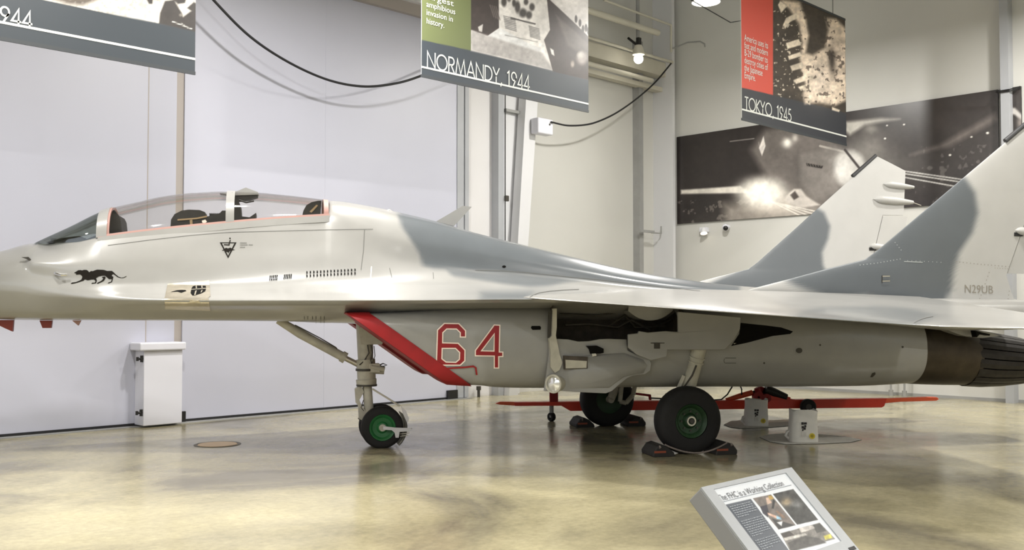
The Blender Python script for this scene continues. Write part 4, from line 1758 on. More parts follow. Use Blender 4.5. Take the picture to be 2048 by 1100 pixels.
for side in (1, -1):
    da = skinplate('wheel_door', doorA, 1.60, .05, 'paint_light', jet, side)
    bevel(da, .012, 2)
    # raised blister on the lower part of the door
    m = MB()
    bl = cr([(180, 420), (330, 400), (560, 385), (690, 432), (715, 470), (690, 520), (560, 545), (460, 620), (200, 625)], *k)
    P = [V(AP(x, y, 1.60)[0], side * 1.60, AP(x, y, 1.60)[1]) for x, y in bl]
    cx = sum((p for p in P), Vector()) / len(P)
    Q = [cx + (p - cx) * .86 + V(0, side * .045, 0) for p in P]
    n = len(P)
    m.add(P + Q, [(i, (i + 1) % n, (i + 1) % n + n, i + n) for i in range(n)] + [tuple(range(n, 2 * n))])
    obj('door_blister', m, 'paint_light', da, smooth=80)
    skinplate('door_recess', cr([(162, 405), (318, 412), (318, 490), (165, 496)], *k), 1.66, .05, 'bay_dark', da, side)
    skinplate('door_recess_plate', cr([(170, 432), (312, 440), (310, 486), (172, 490)], *k), 1.664, .03, 'gear_paint', da, side)
    skinplate('door_notch', cr([(312, 340), (380, 338), (425, 358), (425, 386), (395, 392), (340, 392), (330, 360)], *k), 1.64, .05, 'matte_black', da, side)
    skinplate('door_hinge_fitting', cr([(345, 392), (372, 390), (378, 404), (350, 410)], *k), 1.65, .05, 'steel', da, side)
    # front edge hinge arm
    fr = skinplate('door_hinge_arm', cr([(88, 92), (112, 90), (112, 215), (106, 270), (118, 330), (132, 400), (150, 450), (130, 500), (100, 520), (72, 480), (70, 380), (62, 290), (80, 270), (84, 180)], *k), 1.64, .06, 'gear_paint', da, side)
    skinplate('hinge_slot', cr([(60, 108), (84, 104), (82, 230), (66, 290), (55, 285)], *k), 1.60, .04, 'gear_dark', da, side)
    # landing light facing forward
    a = AP(1108, 767, 1.60)
    c = V(a[0], side * 1.64, a[1])
    d = V(-.72, side * .70, .02).normalized()
    m = MB()
    m.lathe(c, d, [(-.16, .05), (-.12, .08), (-.02, .105), (.03, .115), (.045, .112), (.045, .092), (.02, .09)], n=28)
    ll = obj('landing_light', m, 'gear_paint', da, smooth=40)
    m = MB()
    m.lathe(c, d, [(.022, .09), (.034, .055), (.038, .001)], n=24)
    obj('light_lens', m, 'light_lens', da, smooth=60)
    db = skinplate('leg_door', doorB, 1.71, .04, 'paint_light', jet, side)
    bevel(db, .01, 2)
    skinplate('door_latch', cr([(740, 318), (830, 318), (830, 323), (800, 323), (800, 358), (762, 358), (762, 323), (740, 323)], *k), 1.718, .02, 'gear_dark', db, side)
    # bulged panel inside the bay under the wing
    m = MB()
    rows = []
    for i in range(13):
        u = i / 12
        x = 1255 + (1344 - 1255) * u
        y = 617 + 24 * (math.sin(PI * min(max(u, .02), .98)) ** .6)
        a = AP(x, y, 1.45)
        b = AP(x, 612, 1.45)
        rows.append([V(a[0], side * 1.50, b[1]), V(a[0], side * 1.47, a[1]), V(a[0], side * 1.1, a[1]), V(a[0], side * 1.1, b[1])])
    m.grid(rows, closed_u=True)
    obj('bay_fairing', m, 'paint_light', NAC[side], smooth=50)
    for i, (pts, r) in enumerate((([(1130, 650), (1180, 648), (1235, 655), (1262, 640), (1300, 660)], .018), ([(1215, 655), (1250, 630), (1270, 655), (1330, 652)], .016), ([(1280, 650), (1300, 655), (1345, 640)], .014), ([(1120, 628), (1190, 632), (1250, 622)], .012))):
        obj('bay_pipe', MB().tube([V(AP(x, y, 1.2)[0], side * 1.2, AP(x, y, 1.2)[1]) for x, y in pts], r, n=8), 'gear_dark', NAC[side], smooth=50)
# fairings between wing and stabilator above the nozzle
m = MB()
a = [(1890, 657), (1960, 662), (1985, 666), (2000, 672), (1965, 676), (1930, 672), (1905, 664)]
m.prism([A3(x, y, 1.55) for x, y in a], V(0, -.2, 0))
obj('stabilator_fairing', m, 'paint_light', jet)
m = MB()
m.prism([A3(x, y, 1.60) for x, y in ((1941, 661), (1948, 663), (1970, 668), (1969, 671), (1950, 667), (1944, 674))], V(0, .1, 0))
obj('fairing_slot', m, 'matte_black', jet)


# ================================================================== THINGS IN THE HALL
# ---- hanging banners (flat printed cloth in planes parallel to the hangar door)
def print_mesh(name, origin, ux, uz, wdt, hgt, nx, nz, painter, mm, parent, axis):
    """grid print facing the camera side; origin lower-left, painter(canvas)"""
    o = Vector(origin)
    a = np.linspace(0, wdt, nx)
    b = np.linspace(0, hgt, nz)
    A_, B_ = np.meshgrid(a, b)
    X = o.x + ux[0] * A_ + uz[0] * B_
    Y = o.y + ux[1] * A_ + uz[1] * B_
    Z = o.z + ux[2] * A_ + uz[2] * B_
    px, py = pix(X, Y, Z)
    cv = painter(px, py)
    verts = np.stack([X, Y, Z], -1).reshape(-1, 3)
    m = MB()
    m.v = [tuple(v) for v in verts]
    for i in range(nz - 1):
        for j in range(nx - 1):
            m.f.append((i * nx + j, i * nx + j + 1, (i + 1) * nx + j + 1, (i + 1) * nx + j))
    ob = obj(name, m, mm, parent, fix=False)
    paint_attr(ob, np.clip(cv.c, 0, 1).reshape(-1, 3))
    return ob


def c255(*c):
    return np.array(c) / 255.


SLATE = c255(54, 61, 69)


def flat_text(name, quads_or_mesh, x0, z0, sx, sz, y, mm, parent):
    m = MB()
    if isinstance(quads_or_mesh, list):
        for q in quads_or_mesh:
            m.add([(x0 + p[0] * sx, y, z0 + p[1] * sz) for p in q], [(0, 1, 2, 3)])
    else:
        v, f = quads_or_mesh
        m.add([(x0 + p[0] * sx, y, z0 + p[1] * sz) for p in v], f)
    return obj(name, m, mm, parent, fix=False)


def banner(label, y0, xl, xr, zb, zt, painter, line_h, nx=300, nz=200):
    root = empty('hanging_banner', ((xl + xr) / 2, y0, zb))
    tag(root, label, 'banner', 'history banners hung from the roof')
    off = Vector(root.location)
    pr = print_mesh('banner_print', (xl, y0, zb), (1, 0, 0), (0, 0, 1), xr - xl, zt - zb, nx, nz, painter, 'print', None, 'y')
    bk = obj('banner_cloth', MB().box((xl, y0 + .002, zb), (xr, y0 + .008, zt)), 'print_white')
    rl = obj('bottom_rail', MB().box((xl - .005, y0 - .006, zb - .03), (xr + .005, y0 + .014, zb + .012)), 'banner_rail')
    rt = obj('top_rail', MB().box((xl - .005, y0 - .006, zt - .012), (xr + .005, y0 + .014, zt + .03)), 'banner_rail')
    ln = obj('white_rule', MB().box((xl + .002, y0 - .004, zb + line_h), (xr - .002, y0 - .0005, zb + line_h + .028)), 'print_white')
    parts = [pr, bk, rl, rt, ln]
    for x in (xl + .5, xr - .5):
        parts.append(obj('hanging_wire', MB().cyl((x, y0 + .004, zt), (x, y0 + .004, ZC), .006, n=6), 'cable_black'))
    for p in parts:
        p.parent = root
        p.matrix_parent_inverse = Matrix.Translation(-off)
    return root, off


def attach(o, root, off):
    o.parent = root
    o.matrix_parent_inverse = Matrix.Translation(-off)


# -- Normandy
Y2 = 11.4
L = WY(843, 150, Y2)
Rr = WY(1177, 220, Y2)


def paint_normandy(px, py):
    c = Canvas(px, py, SLATE)
    ph = [(942, 101), (1105, 141), (1180, 160), (1190, -140), (942, -140)]
    c.poly(ph, c255(216, 212, 208), 1.5)
    P = c.poly
    P([(942, 60), (942, -140), (996, -140), (998, 56), (975, 72)], c255(58, 50, 48))
    c.poly([(975, 72), (1000, 56), (1060, 88), (1082, 96), (1078, 112), (985, 76)], c255(206, 206, 206))
    P([(942, 60), (990, 76), (1085, 106), (1108, 142), (1000, 114), (942, 101)], c255(164, 160, 158), 5)
    P([(1088, 80), (1100, 60), (1094, 0), (1094, -140), (1102, 0), (1180, 76), (1186, 162), (1106, 143), (1096, 108)], c255(58, 48, 46), 1.5)
    P([(1100, 0), (1180, 74), (1190, -140), (1090, -140)], c255(208, 204, 202))
    P([(1112, 30), (1150, 62), (1178, 88), (1178, 120), (1135, 90)], c255(88, 80, 76), 6)
    for i in range(8):
        x = 1008 + i * 2.6
        c.line(1007 + i * .6, 32 + i * 3.4, 1030 + i * .4, 37 + i * 3.6, 1.6, c255(90, 88, 88))
        c.line(1058 + i * .4, 52 + i * 3.0, 1078 + i * .3, 58 + i * 3.0, 1.6, c255(96, 94, 92))
    c.line(1022, 36, 1070, 48, 3, c255(60, 56, 54))
    c.line(1010, 70, 1075, 84, 1.2, c255(120, 118, 116))
    for (x, y, rx, ry) in ((1035, 14, 7, 16), (1046, 26, 10, 12), (1058, 30, 8, 10), (1064, 14, 7, 10), (1028, 6, 5, 10), (1008, 4, 7, 12), (1052, 4, 6, 8), (1018, -6, 6, 12)):
        c.disc(x, y, rx, ry, c255(52, 48, 46), .5, .9)
    for (x, y) in ((1160, 46), (1166, 58), (1172, 56), (1177, 62), (1152, 38)):
        c.disc(x, y, 3.2, 9, c255(50, 44, 42), .3)
    c.disc(1164, 116, 14, 17, c255(150, 142, 138), .5)
    c.disc(1161, 110, 9, 9, c255(192, 186, 180), .7)
    c.disc(1145, 128, 5, 9, c255(150, 140, 132), .6)
    c.poly([(1100, 96), (1107, 100), (1109, 112), (1103, 108)], c255(216, 214, 210))
    c.poly([(956, 54), (966, 48), (964, 64), (958, 62)], c255(196, 192, 188))
    c.disc(1086, 92, 4.5, 4, c255(196, 196, 194), .4)
    for k in range(4):
        c.line(980 + k * 4, 10 + k, 988 + k * 4, 34 + k * 2, 1.5, c255(110, 102, 98))
    m = np.clip(.5 - sdist(px, py, ph), 0, 1)
    c.grain(26, 3, .28, m)
    c.grain(6, 5, .22, m)
    c.poly([(830, 77), (942, 101), (942, -140), (830, -140)], c255(100, 108, 70), 1.2)
    return c


b2, off2 = banner('hanging banner reading NORMANDY, 1944 with an olive green text block', Y2, L.x, Rr.x, L.z, L.z + 2.45, paint_normandy, .11)
q, wq = stroke_text('NORMANDY, 1944', .095)
xa2 = WY(853, 140, Y2).x
xb2 = WY(1060, 180, Y2).x
sc2 = (xb2 - xa2) / wq
o = flat_text('banner_title', q, xa2, L.z + .13, sc2, sc2 * 1.12, Y2 - .006, 'print_white', None)
attach(o, b2, off2)
for i, (tx, py) in enumerate((('largest', -3), ('amphibious', 13), ('invasion in', 29.5), ('history.', 46.5))):
    v, f, wd = font_text(tx)
    p = WY(852, py, Y2)
    p1_ = WY((907, 910, 905, 888)[i], py, Y2)
    o = flat_text('banner_text', (v, f), p.x, p.z, (p1_.x - p.x) / wd, .125, Y2 - .006, 'print_white', None)
    attach(o, b2, off2)

# -- left banner
Y1 = 11.5
L1 = WY(0, 75, Y1)
R1 = WY(390, 138, Y1)


def paint_left(px, py):
    c = Canvas(px, py, c255(52, 59, 66))
    ph = [(60, -6), (133, 10), (318, 47), (400, 64), (402, -200), (60, -200)]
    c.poly(ph, c255(202, 198, 190), 1.5)
    c.poly([(88, -10), (130, 7), (165, 10), (205, -4), (215, -40), (80, -40)], c255(92, 84, 76), 8)
    m = np.clip(.5 - sdist(px, py, ph), 0, 1)
    c.speck(5, 8, .60, c255(150, 144, 138), m, .5)
    for p in ([(318, 47), (320, 26), (330, 2), (348, 0), (356, 14), (364, 26), (366, 34), (380, 24), (393, 18), (393, 64), (350, 54)],
              [(288, -10), (306, -10), (305, 8), (298, 8)], [(338, -8), (374, -8), (370, 6), (356, 8)], [(374, 16), (388, 4), (394, 8), (394, 30)]):
        c.poly(p, c255(56, 52, 50), 2.5)
    c.disc(283, 10, 9, 7, c255(170, 166, 160), .6)
    c.line(345, 43, 384, 58, 1.6, c255(200, 200, 196))
    c.line(362, 46, 376, 56, 1.2, c255(180, 180, 176))
    c.disc(362, 30, 5, 4, c255(110, 106, 100), .5)
    c.grain(14, 31, .3, m)
    # creases catching a little warm print tone
    return c


b1, off1 = banner('leftmost dark hanging banner with a street photograph and a date ending 944', Y1, L1.x - 1.75, R1.x, L1.z, L1.z + 2.45, paint_left, .155, 320, 200)
q, wq = stroke_text('1944', .12)
sc1 = (WY(66, 60, Y1).x - WY(0, 55, Y1).x) / 1.98
o = flat_text('banner_title', q, WY(66, 60, Y1).x - wq * sc1, L1.z + .17, sc1, sc1 * 1.05, Y1 - .006, 'print_white', None)
attach(o, b1, off1)

# -- Tokyo
Y3 = 9.2
L3 = WY(1484, 237, Y3)
R3 = WY(1693, 288, Y3)
T3 = WY(1694, 42, Y3).z


def paint_tokyo(px, py):
    c = Canvas(px, py, c255(54, 56, 62))
    ph = [(1546, 190), (1600, 203), (1640, 212), (1692, 226), (1700, -60), (1546, -60)]
    c.poly(ph, c255(66, 58, 50), 1.5)
    m = np.clip(.5 - sdist(px, py, ph), 0, 1)
    smoke = [(1560, 0), (1600, 4), (1612, 40), (1618, 70), (1612, 105), (1625, 110), (1650, 95), (1656, 60), (1650, 35), (1672, 38), (1694, 60), (1692, 130), (1694, 200), (1668, 212), (1640, 205), (1610, 208), (1605, 190), (1612, 170), (1605, 150), (1600, 120), (1604, 85), (1598, 50), (1580, 20)]
    c.poly(smoke, c255(226, 208, 188), 7)
    c.blob(1640, 160, 26, 38, c255(238, 222, 206), .8)
    c.blob(1676, 110, 18, 40, c255(196, 180, 164), .8)
    c.blob(1634, 60, 12, 26, c255(60, 52, 46), .7)
    c.blob(1664, 120, 7, 26, c255(46, 40, 36), .9)
    for p in ([(1560, 2), (1575, 12), (1562, 26), (1556, 10)], [(1566, 50), (1572, 36), (1592, 26), (1600, 34), (1580, 44), (1570, 58)], [(1572, 86), (1598, 78), (1602, 90), (1575, 98)], [(1576, 112), (1600, 104), (1604, 112), (1578, 120)],
              [(1580, 132), (1604, 124), (1606, 136), (1584, 142)], [(1587, 160), (1616, 148), (1628, 156), (1592, 168)], [(1596, 174), (1622, 166), (1624, 178), (1602, 182)], [(1612, 204), (1620, 190), (1626, 192), (1620, 210)], [(1664, 214), (1680, 220), (1678, 224), (1664, 220)]):
        c.poly(p, c255(232, 218, 198), 2)
    c.speck(4.5, 12, .70, c255(216, 204, 186), m * (px < 1605), .9)
    c.speck(7, 15, .66, c255(60, 50, 44), m * (px > 1600), .65)
    c.grain(12, 22, .5, m)
    c.grain(4, 27, .25, m)
    c.poly([(1470, 172), (1546, 190), (1546, -80), (1470, -80)], c255(208, 82, 66), 1.2)
    return c


b3, off3 = banner('hanging banner reading TOKYO, 1945 with a red text block', Y3, L3.x, R3.x, L3.z, T3, paint_tokyo, .145)
q, wq = stroke_text('TOKYO, 1945', .10)
xa3 = WY(1489, 225, Y3).x
xb3 = WY(1583, 248, Y3).x
sc3 = (xb3 - xa3) / wq
o = flat_text('banner_title', q, xa3, L3.z + .165, sc3, sc3 * 1.05, Y3 - .006, 'print_white', None)
attach(o, b3, off3)
for i, tx in enumerate(('America uses its', 'fast and modern', 'B-29 bomber to', 'destroy cities of', 'the Japanese', 'Empire.')):
    v, f, wd = font_text(tx)
    p = WY(1488, 74 + i * 15.0, Y3)
    o = flat_text('banner_text', (v, f), p.x, p.z - .06, .118, .165, Y3 - .006, 'print_white', None)
    attach(o, b3, off3)

# ---- mural on the right wall
XM = XR - .045


def paint_mural(px, py):
    c = Canvas(px, py, c255(46, 41, 40))
    n = fnoise(px, py, 120, 41)
    c.mixin(np.clip((n - .42) * 1.2, 0, .4), c255(80, 76, 72))
    # far plane side, wide grey body
    c.poly([(1500, 300), (1530, 258), (1600, 250), (1660, 270), (1700, 320), (1690, 400), (1640, 440), (1600, 400), (1530, 350)], c255(104, 98, 94), 16)
    c.poly([(1600, 310), (1670, 292), (1690, 330), (1675, 390), (1630, 400), (1600, 360)], c255(128, 122, 117), 10)
    c.line(1640, 292, 1700, 306, 4, c255(170, 164, 156))
    c.poly([(1612, 326), (1646, 332), (1644, 337), (1614, 332)], c255(28, 24, 22))
    for i in range(6):
        c.line(1614 + i * 5, 326, 1617 + i * 5, 333, 1.4, c255(120, 114, 108))
    c.blob(1574, 286, 9, 9, c255(250, 246, 236), 1)
    c.blob(1590, 276, 6, 8, c255(190, 184, 176), .9)
    c.poly([(1518, 296), (1527, 272), (1531, 292), (1524, 312)], c255(214, 208, 202), 2)
    c.poly([(1517, 284), (1520, 296), (1530, 288), (1522, 306)], c255(196, 190, 186), 2)
    c.line(1460, 283, 1508, 277, 1.3, c255(176, 170, 164))
    # ground streaks and splash light
    c.poly([(1362, 380), (1480, 372), (1500, 386), (1362, 388)], c255(220, 214, 204), 4)
    c.speck(9, 51, .62, c255(150, 142, 134), (py > 400) * (px < 1500), .5)
    c.poly([(1450, 410), (1560, 400), (1650, 420), (1700, 440), (1450, 460)], c255(156, 148, 140), 26)
    c.blob(1560, 405, 60, 24, c255(226, 216, 204), .8, 1.4)
    c.poly([(1572, 392), (1588, 378), (1602, 378), (1612, 392), (1640, 410), (1600, 416), (1570, 402)], c255(214, 206, 198), 4)
    c.poly([(1580, 390), (1590, 382), (1598, 394), (1588, 400)], c255(80, 72, 68), 3)
    for k in range(4):
        c.line(1540 + k * 8, 402 + k * 2, 1610 + k * 9, 436 - k * 4, 2.2, c255(248, 242, 232), .9)
    c.blob(1522, 384, 50, 31, c255(255, 250, 240), 1., 2.)
    # upper right cloud of haze, propeller arc
    c.poly([(1692, 244), (1760, 236), (1800, 238), (1730, 250), (1700, 270), (1690, 262)], c255(182, 178, 170), 8)
    c.blob(1742, 258, 14, 9, c255(150, 146, 138), .8)
    c.blob(1730, 305, 45, 40, c255(150, 146, 140), .75)
    c.blob(1760, 330, 70, 30, c255(134, 130, 124), .6)
    c.disc(1700, 338, 37, 43, c255(196, 193, 188), .3)
    c.blob(1688, 330, 18, 26, c255(222, 219, 214), .7)
    c.line(1690, 300, 1728, 348, 5, c255(64, 58, 56))
    c.poly([(1880, 290), (1990, 226), (1996, 240), (1900, 292), (1820, 310)], c255(112, 104, 100), 12)
    for (x0, y0, x1, y1) in ((1800, 341, 1925, 359), (1800, 346, 1922, 364), (1800, 353, 1912, 373)):
        c.line(x0, y0, x1, y1, 2.4, c255(206, 204, 200))
    for (x, y, r) in ((1975, 266, 4), (1943, 274, 3), (1808, 249, 3), (1774, 251, 2.5), (1770, 277, 3), (1900, 310, 3.5), (2022, 266, 3)):
        c.disc(x, y, r, r * .7, c255(244, 240, 232), .5)
    c.speck(12, 61, .66, c255(150, 146, 142), (py > 290) * (px > 1830), .35)
    c.grain(40, 71, .35)
    c.grain(7, 75, .16)
    c.poly([(2016, 215), (2030, 216), (2060, 245), (2060, 255), (2030, 230), (2012, 225)], c255(190, 186, 182), 5)
    c.blob(2040, 245, 6, 10, c255(150, 140, 134), .8)
    return c


zt = WX(1368, 272, XM).z  # mural top
zb = WX(1368, 447, XM).z
ya = 14.58
yb = WX(1999, 300, XM).y
ye = WX(2044, 300, XM).y
for (y0, y1, nx, lab) in ((ya, yb + .01, 520, 'long black and white mural of a night aircraft attack on the right wall'),
                          (yb - .02, ye, 60, 'short end piece of the black and white mural beyond the wall column')):
    root = empty('wall_mural', (XM, (y0 + y1) / 2, zb))
    tag(root, lab, 'mural', 'mural panels on the right wall')
    off = Vector(root.location)
    p = print_mesh('mural_print', (XM - .004, y0, zb), (0, -1, 0), (0, 0, 1), y0 - y1, zt - zb, nx, 150, paint_mural, 'print_gloss', None, 'x')
    attach(p, root, off)
    bk = obj('mural_board', MB().box((XM - .002, y1, zb), (XR - .003, y0, zt)), 'black')
    attach(bk, root, off)
tie = MB()
for dz in (0, -.03):
    tie.tube([(XR - .06, yc0 + .14, zt - .02 + dz), (XR - .27, yc0 + .02, zt - .08 + dz), (XR - .27, yc1 - .02, zt - .08 + dz), (XR - .06, yc1 - .14, zt - .01 + dz)], .012, n=6)
tag(obj('mural_tie', tie, 'cable_black', smooth=50), 'black tie wrapped round the grey wall column at the mural top', 'cable tie')

# ---- white cabinet on the hangar door
cab = empty('wall_cabinet', (bx(318, 850, 14.7), 14.75, 0))
tag(cab, 'plain white waist-high cabinet standing against the hangar door', 'cabinet')
off = Vector(cab.location)
x0, x1 = bx(283, 760, 14.7), bx(360, 760, 14.7)
z1 = WY(320, 700, 14.7).z
bd = bevel(obj('body', MB().box((x0, 14.62, .03), (x1, DY, z1)), 'box_white'), .01)
attach(bd, cab, off)
lid = bevel(obj('lid', MB().box((x0 - .09, 14.56, z1), (x1 + .03, DY, z1 + .12)), 'box_white'), .02)
attach(lid, cab, off)
for z in (WY(283, 718, 14.62).z, WY(283, 826, 14.62).z):
    hg = MB()
    hg.cyl((x0 - .08, 14.66, z), (x0, 14.66, z), .018, n=10)
    hg.cyl((x0 - .02, 14.66, z - .05), (x0 - .02, 14.66, z + .05), .022, n=10)
    hg.cyl((x0 - .085, 14.66, z - .03), (x0 - .085, 14.66, z + .03), .02, n=10)
    h_ = obj('latch', hg, 'black', smooth=40)
    attach(h_, cab, off)

# ---- white control box with cables near the leaning post
a = WY(1070, 235, 14.55)
b = WY(1100, 272, 14.55)
cbx = empty('control_box', ((a.x + b.x) / 2, 14.6, b.z))
tag(cbx, 'small white electrical box mounted beside the leaning pale post', 'electrical box')
off = Vector(cbx.location)
o = bevel(obj('housing', MB().box((a.x, 14.45, b.z), (b.x, 14.68, a.z)), 'box_white'), .03, 3)
attach(o, cbx, off)
o = obj('cover_screw', MB().cyl((b.x - .12, 14.455, (a.z + b.z) / 2 + .05), (b.x - .12, 14.44, (a.z + b.z) / 2 + .05), .022, n=10), 'gear_dark')
attach(o, cbx, off)
cl = WY(1083, 250, 14.5)


def sag(name, pts, r, label):
    P = []
    for i in range(len(pts) - 1):
        pass
    V3 = [WY(x, y, yy) for x, y, yy in pts]
    C = catmull([np.array(v) for v in V3], 8)
    return tag(obj(name, MB().tube([tuple(p) for p in C], r, n=8), 'cable_black', smooth=60), label, 'cable', 'black cables along the back wall')


sag('slack_cable', [(330, -110, 14.3), (425, -2, 14.32), (500, 73, 14.34), (580, 126, 14.36), (660, 161, 14.38), (730, 173, 14.4), (800, 165, 14.42), (860, 145, 14.43), (930, 118, 14.46), (1020, 120, 14.7), (1058, 180, 14.96), (1062, 220, 14.96), (1067, 232, 14.9)], .022,
    'long slack black cable drooping across the white hangar door')
sag('slack_cable', [(1102, 244, 14.42), (1135, 251, 14.4), (1180, 248, 14.38), (1225, 230, 14.38), (1270, 200, 14.4), (1310, 165, 14.42), (1338, 132, 14.45), (1342, 127, 14.5)], .02,
    'slack black cable rising from the white box to the corner steel')
x = bx(1010, 300, 14.84)
tag(obj('thin_wire', MB().cyl((x, 14.835, WY(1010, 640, 14.84).z), (x, 14.835, WY(1010, 160, 14.84).z), .012, n=6), 'cable_black'), 'thin dark wire running straight down the grey wall post', 'wire')
p = WY(1011, 397, 14.84)
tag(bevel(obj('small_bracket', MB().box((p.x - .04, 14.79, p.z - .06), (p.x + .06, 14.845, p.z + .06)), 'gear_dark'), .01), 'small dark bracket clipped to the wire on the grey post', 'bracket')
p = WY(1010, 220, 14.9)
p2 = WY(1046, 208, 14.9)
tag(obj('cross_bar', MB().box((p.x, 14.86, p.z - .03), (p2.x, 14.97, p.z + .03)), 'steel_grey'), 'short grey horizontal bar between the wall post and leaning post', 'bar')
# wall hook near the thin post
p = WY(1278, 462, 14.9)
p2 = WY(1318, 457, 14.9)
hk = MB()
hk.box((p.x - .05, 14.80, p.z - .03), (p.x + .5, 14.86, p.z + .03))
hk.tube([(p.x + .4, 14.83, p.z - .02), (p2.x, 14.83, p.z - .02), (p2.x, 14.83, p.z + .16)], .02, n=8)
tag(obj('wall_hook', hk, 'steel_grey'), 'grey hook arm sticking out from the thin wall post', 'hook')
# dark conduit stub over the corner column
p = WX(1385, 85, XR - .3)
tag(obj('conduit_hook', MB().tube([tuple(WX(1345, 97, XR - .4)), tuple(WX(1375, 85, XR - .4)), tuple(WX(1400, 83, XR - .4)), tuple(WX(1409, 88, XR - .4)), tuple(WX(1410, 94, XR - .4))], .02, n=8), 'steel_grey', smooth=50), 'bent grey conduit hooking over the corner column', 'conduit')

# ---- small fixtures under the mural
p = WX(1406, 462, XR - .15)
wl = empty('wall_lamp', tuple(p))
tag(wl, 'small lit white lamp on the wall under the mural', 'wall lamp')
o = obj('bracket', MB().box((.02, -.07, -.02), (.15, .12, .09)), 'box_white', wl)
bevel(o, .01)
m = MB().lathe((0, -.02, -.02), (-.3, -.3, -1), [(-.1, .04), (0, .085), (.05, .09)], n=16)
obj('shade', m, 'trim_white', wl, smooth=40)
m = MB().lathe((0, -.02, -.02), (-.3, -.3, -1), [(.045, .08), (.06, .05), (.065, .001)], n=16)
obj('lens', m, 'wall_lamp_glow', wl, smooth=40)
p = WX(1451, 455, XR - .12)
cm = empty('security_camera', tuple(p))
tag(cm, 'small white dome camera with dark lens below the mural', 'camera')
obj('mount', MB().cyl((.12, 0, .02), (.0, 0, .02), .05, n=14), 'box_white', cm, smooth=40)
m = MB().lathe((0, 0, 0), (-.7, -.5, -.3), [(-.09, .001), (-.08, .05), (-.03, .082), (.03, .082), (.06, .06)], n=20)
obj('dome', m, 'box_white', cm, smooth=60)
m = MB().lathe((0, 0, 0), (-.7, -.5, -.3), [(.058, .06), (.08, .04), (.09, .001)], n=18)
obj('lens', m, 'black', cm, smooth=60)


# ---- lamps
def highbay(x, y, label, glow=True):
    root = empty('high_bay_lamp', (x, y, LAMP_Z))
    tag(root, label, 'ceiling lamp', 'round high bay lamps')
    m = MB().lathe((0, 0, 0), (0, 0, 1), [(-.02, .27), (.06, .27), (.2, .2), (.36, .13), (.42, .12), (.5, .09), (.5, .001)], n=24)
    obj('lamp_shade', m, 'lamp_shade', root, smooth=35)
    m = MB().lathe((0, 0, 0), (0, 0, 1), [(-.015, .26), (-.03, .14), (-.035, .001)], n=24)
    obj('diffuser', m, 'lamp_glow', root, smooth=60)
    obj('suspension_rod', MB().cyl((0, 0, .5), (0, 0, ZC - LAMP_Z), .012, n=6), 'steel_grey', root)
    d = bpy.data.lights.new('lamp_light', 'AREA')
    d.shape = 'DISK'
    d.size = .5
    d.energy = LAMP_POWER
    d.color = LAMP_COLOR
    lo = bpy.data.objects.new('lamp_light', d)
    lo.location = (0, 0, -.06)
    COL.objects.link(lo)
    lo.parent = root


pl = WZ(1412, 3, LAMP_Z)
gx = [pl.x - 7.5 * i for i in range(4)]
spots = [(x, pl.y) for x in gx] + [(pl.x - 3.7, pl.y - 6.3), (pl.x + 2.3, pl.y - 6.3), (pl.x - 11.3, pl.y - 2.2)] + [(x, pl.y - 13.2) for x in gx]  # middle pair added to light the fins, lone lamp to brighten the nose
for i, (x, y) in enumerate(spots):
    highbay(x, y, 'bright round high bay lamp hanging at the top edge left of the Tokyo banner' if i == 0 else
            'round high bay lamp out of view overhead, placed to light the hall')

p = WY(1277, 118, 14.2)
fb = empty('flood_lamp', tuple(p))
tag(fb, 'lit bare round bulb lamp fixed below the roof steel near the corner', 'lamp')
m = MB()
for k in range(9):
    pass
pr = [(-.11 * math.cos(PI * k / 10), .11 * math.sin(PI * k / 10)) for k in range(11)]
m.lathe((0, 0, 0), (0, 0, 1), pr, n=18)
obj('bulb', m, 'bulb_glow', fb, smooth=60)
m = MB().lathe((0, 0, .12), (0, 0, 1), [(-.02, .14), (.08, .13), (.2, .08), (.2, .001)], n=18)
obj('lamp_cap', m, 'beam_cream', fb, smooth=40)
m = MB()
m.box((-.04, -.04, .3), (.06, .04, .5))
m.cyl((0, 0, .3), (.0, .3, .55), .03, n=8)
obj('clamp', m, 'black', fb)

# wires holding the Tokyo banner
P = [tuple(WY(x, y, Y3 + .03)) for x, y in ((1330, -30), (1461, 45), (1484, 41))]
tag(obj('stay_wire', MB().tube(P, .009, n=6), 'cable_black'), 'thin black stay wire running from the roof to the Tokyo banner', 'wire')

# ---- floor plate
p = WZ(435, 889)
fp = empty('floor_plate', (p.x, p.y, 0))
tag(fp, 'round brass coloured access plate set in the concrete floor', 'floor plate')
obj('plate', MB().lathe((0, 0, 0), (0, 0, 1), [(.0, .255), (.008, .25), (.008, .001)], n=40), 'plate_brass', fp)
obj('rim_ring', MB().lathe((0, 0, 0), (0, 0, 1), [(.0, .262), (.006, .265), (.006, .30), (0, .305)], n=40), 'plate_ring', fp)

# floor fixings of the wall: two pipe stubs by the right wall
for i, px_ in enumerate((1782, 1809)):
    p = WX(px_, 787, XR - .2)
    tag(obj('pipe_stub', MB().tube([(p.x, p.y, 0), (p.x, p.y, 1.1)], .022, n=8).cyl((p.x, p.y, .0), (p.x, p.y, .12), .05, n=10), 'steel_grey', smooth=40),
        ('left of two thin grey pipes rising from the floor at the right wall', 'right of two thin grey pipes rising from the floor at the right wall')[i], 'pipe', 'thin pipes at the right wall')
p = WY(956, 782, 14.95)
tag(obj('door_bolt', MB().cyl((p.x, 14.93, p.z - .12), (p.x, 14.93, p.z + .08), .03, n=10).cyl((p.x, 14.93, p.z + .02), (p.x, 14.93, p.z + .1), .05, n=10), 'gear_dark', smooth=40), 'small dark floor bolt beside the grey door post', 'bolt')


# ---- red tow beam behind the aircraft
def CW(r, f, z):
    return Vector(((r + f) * R2, (f - r) * R2, z))


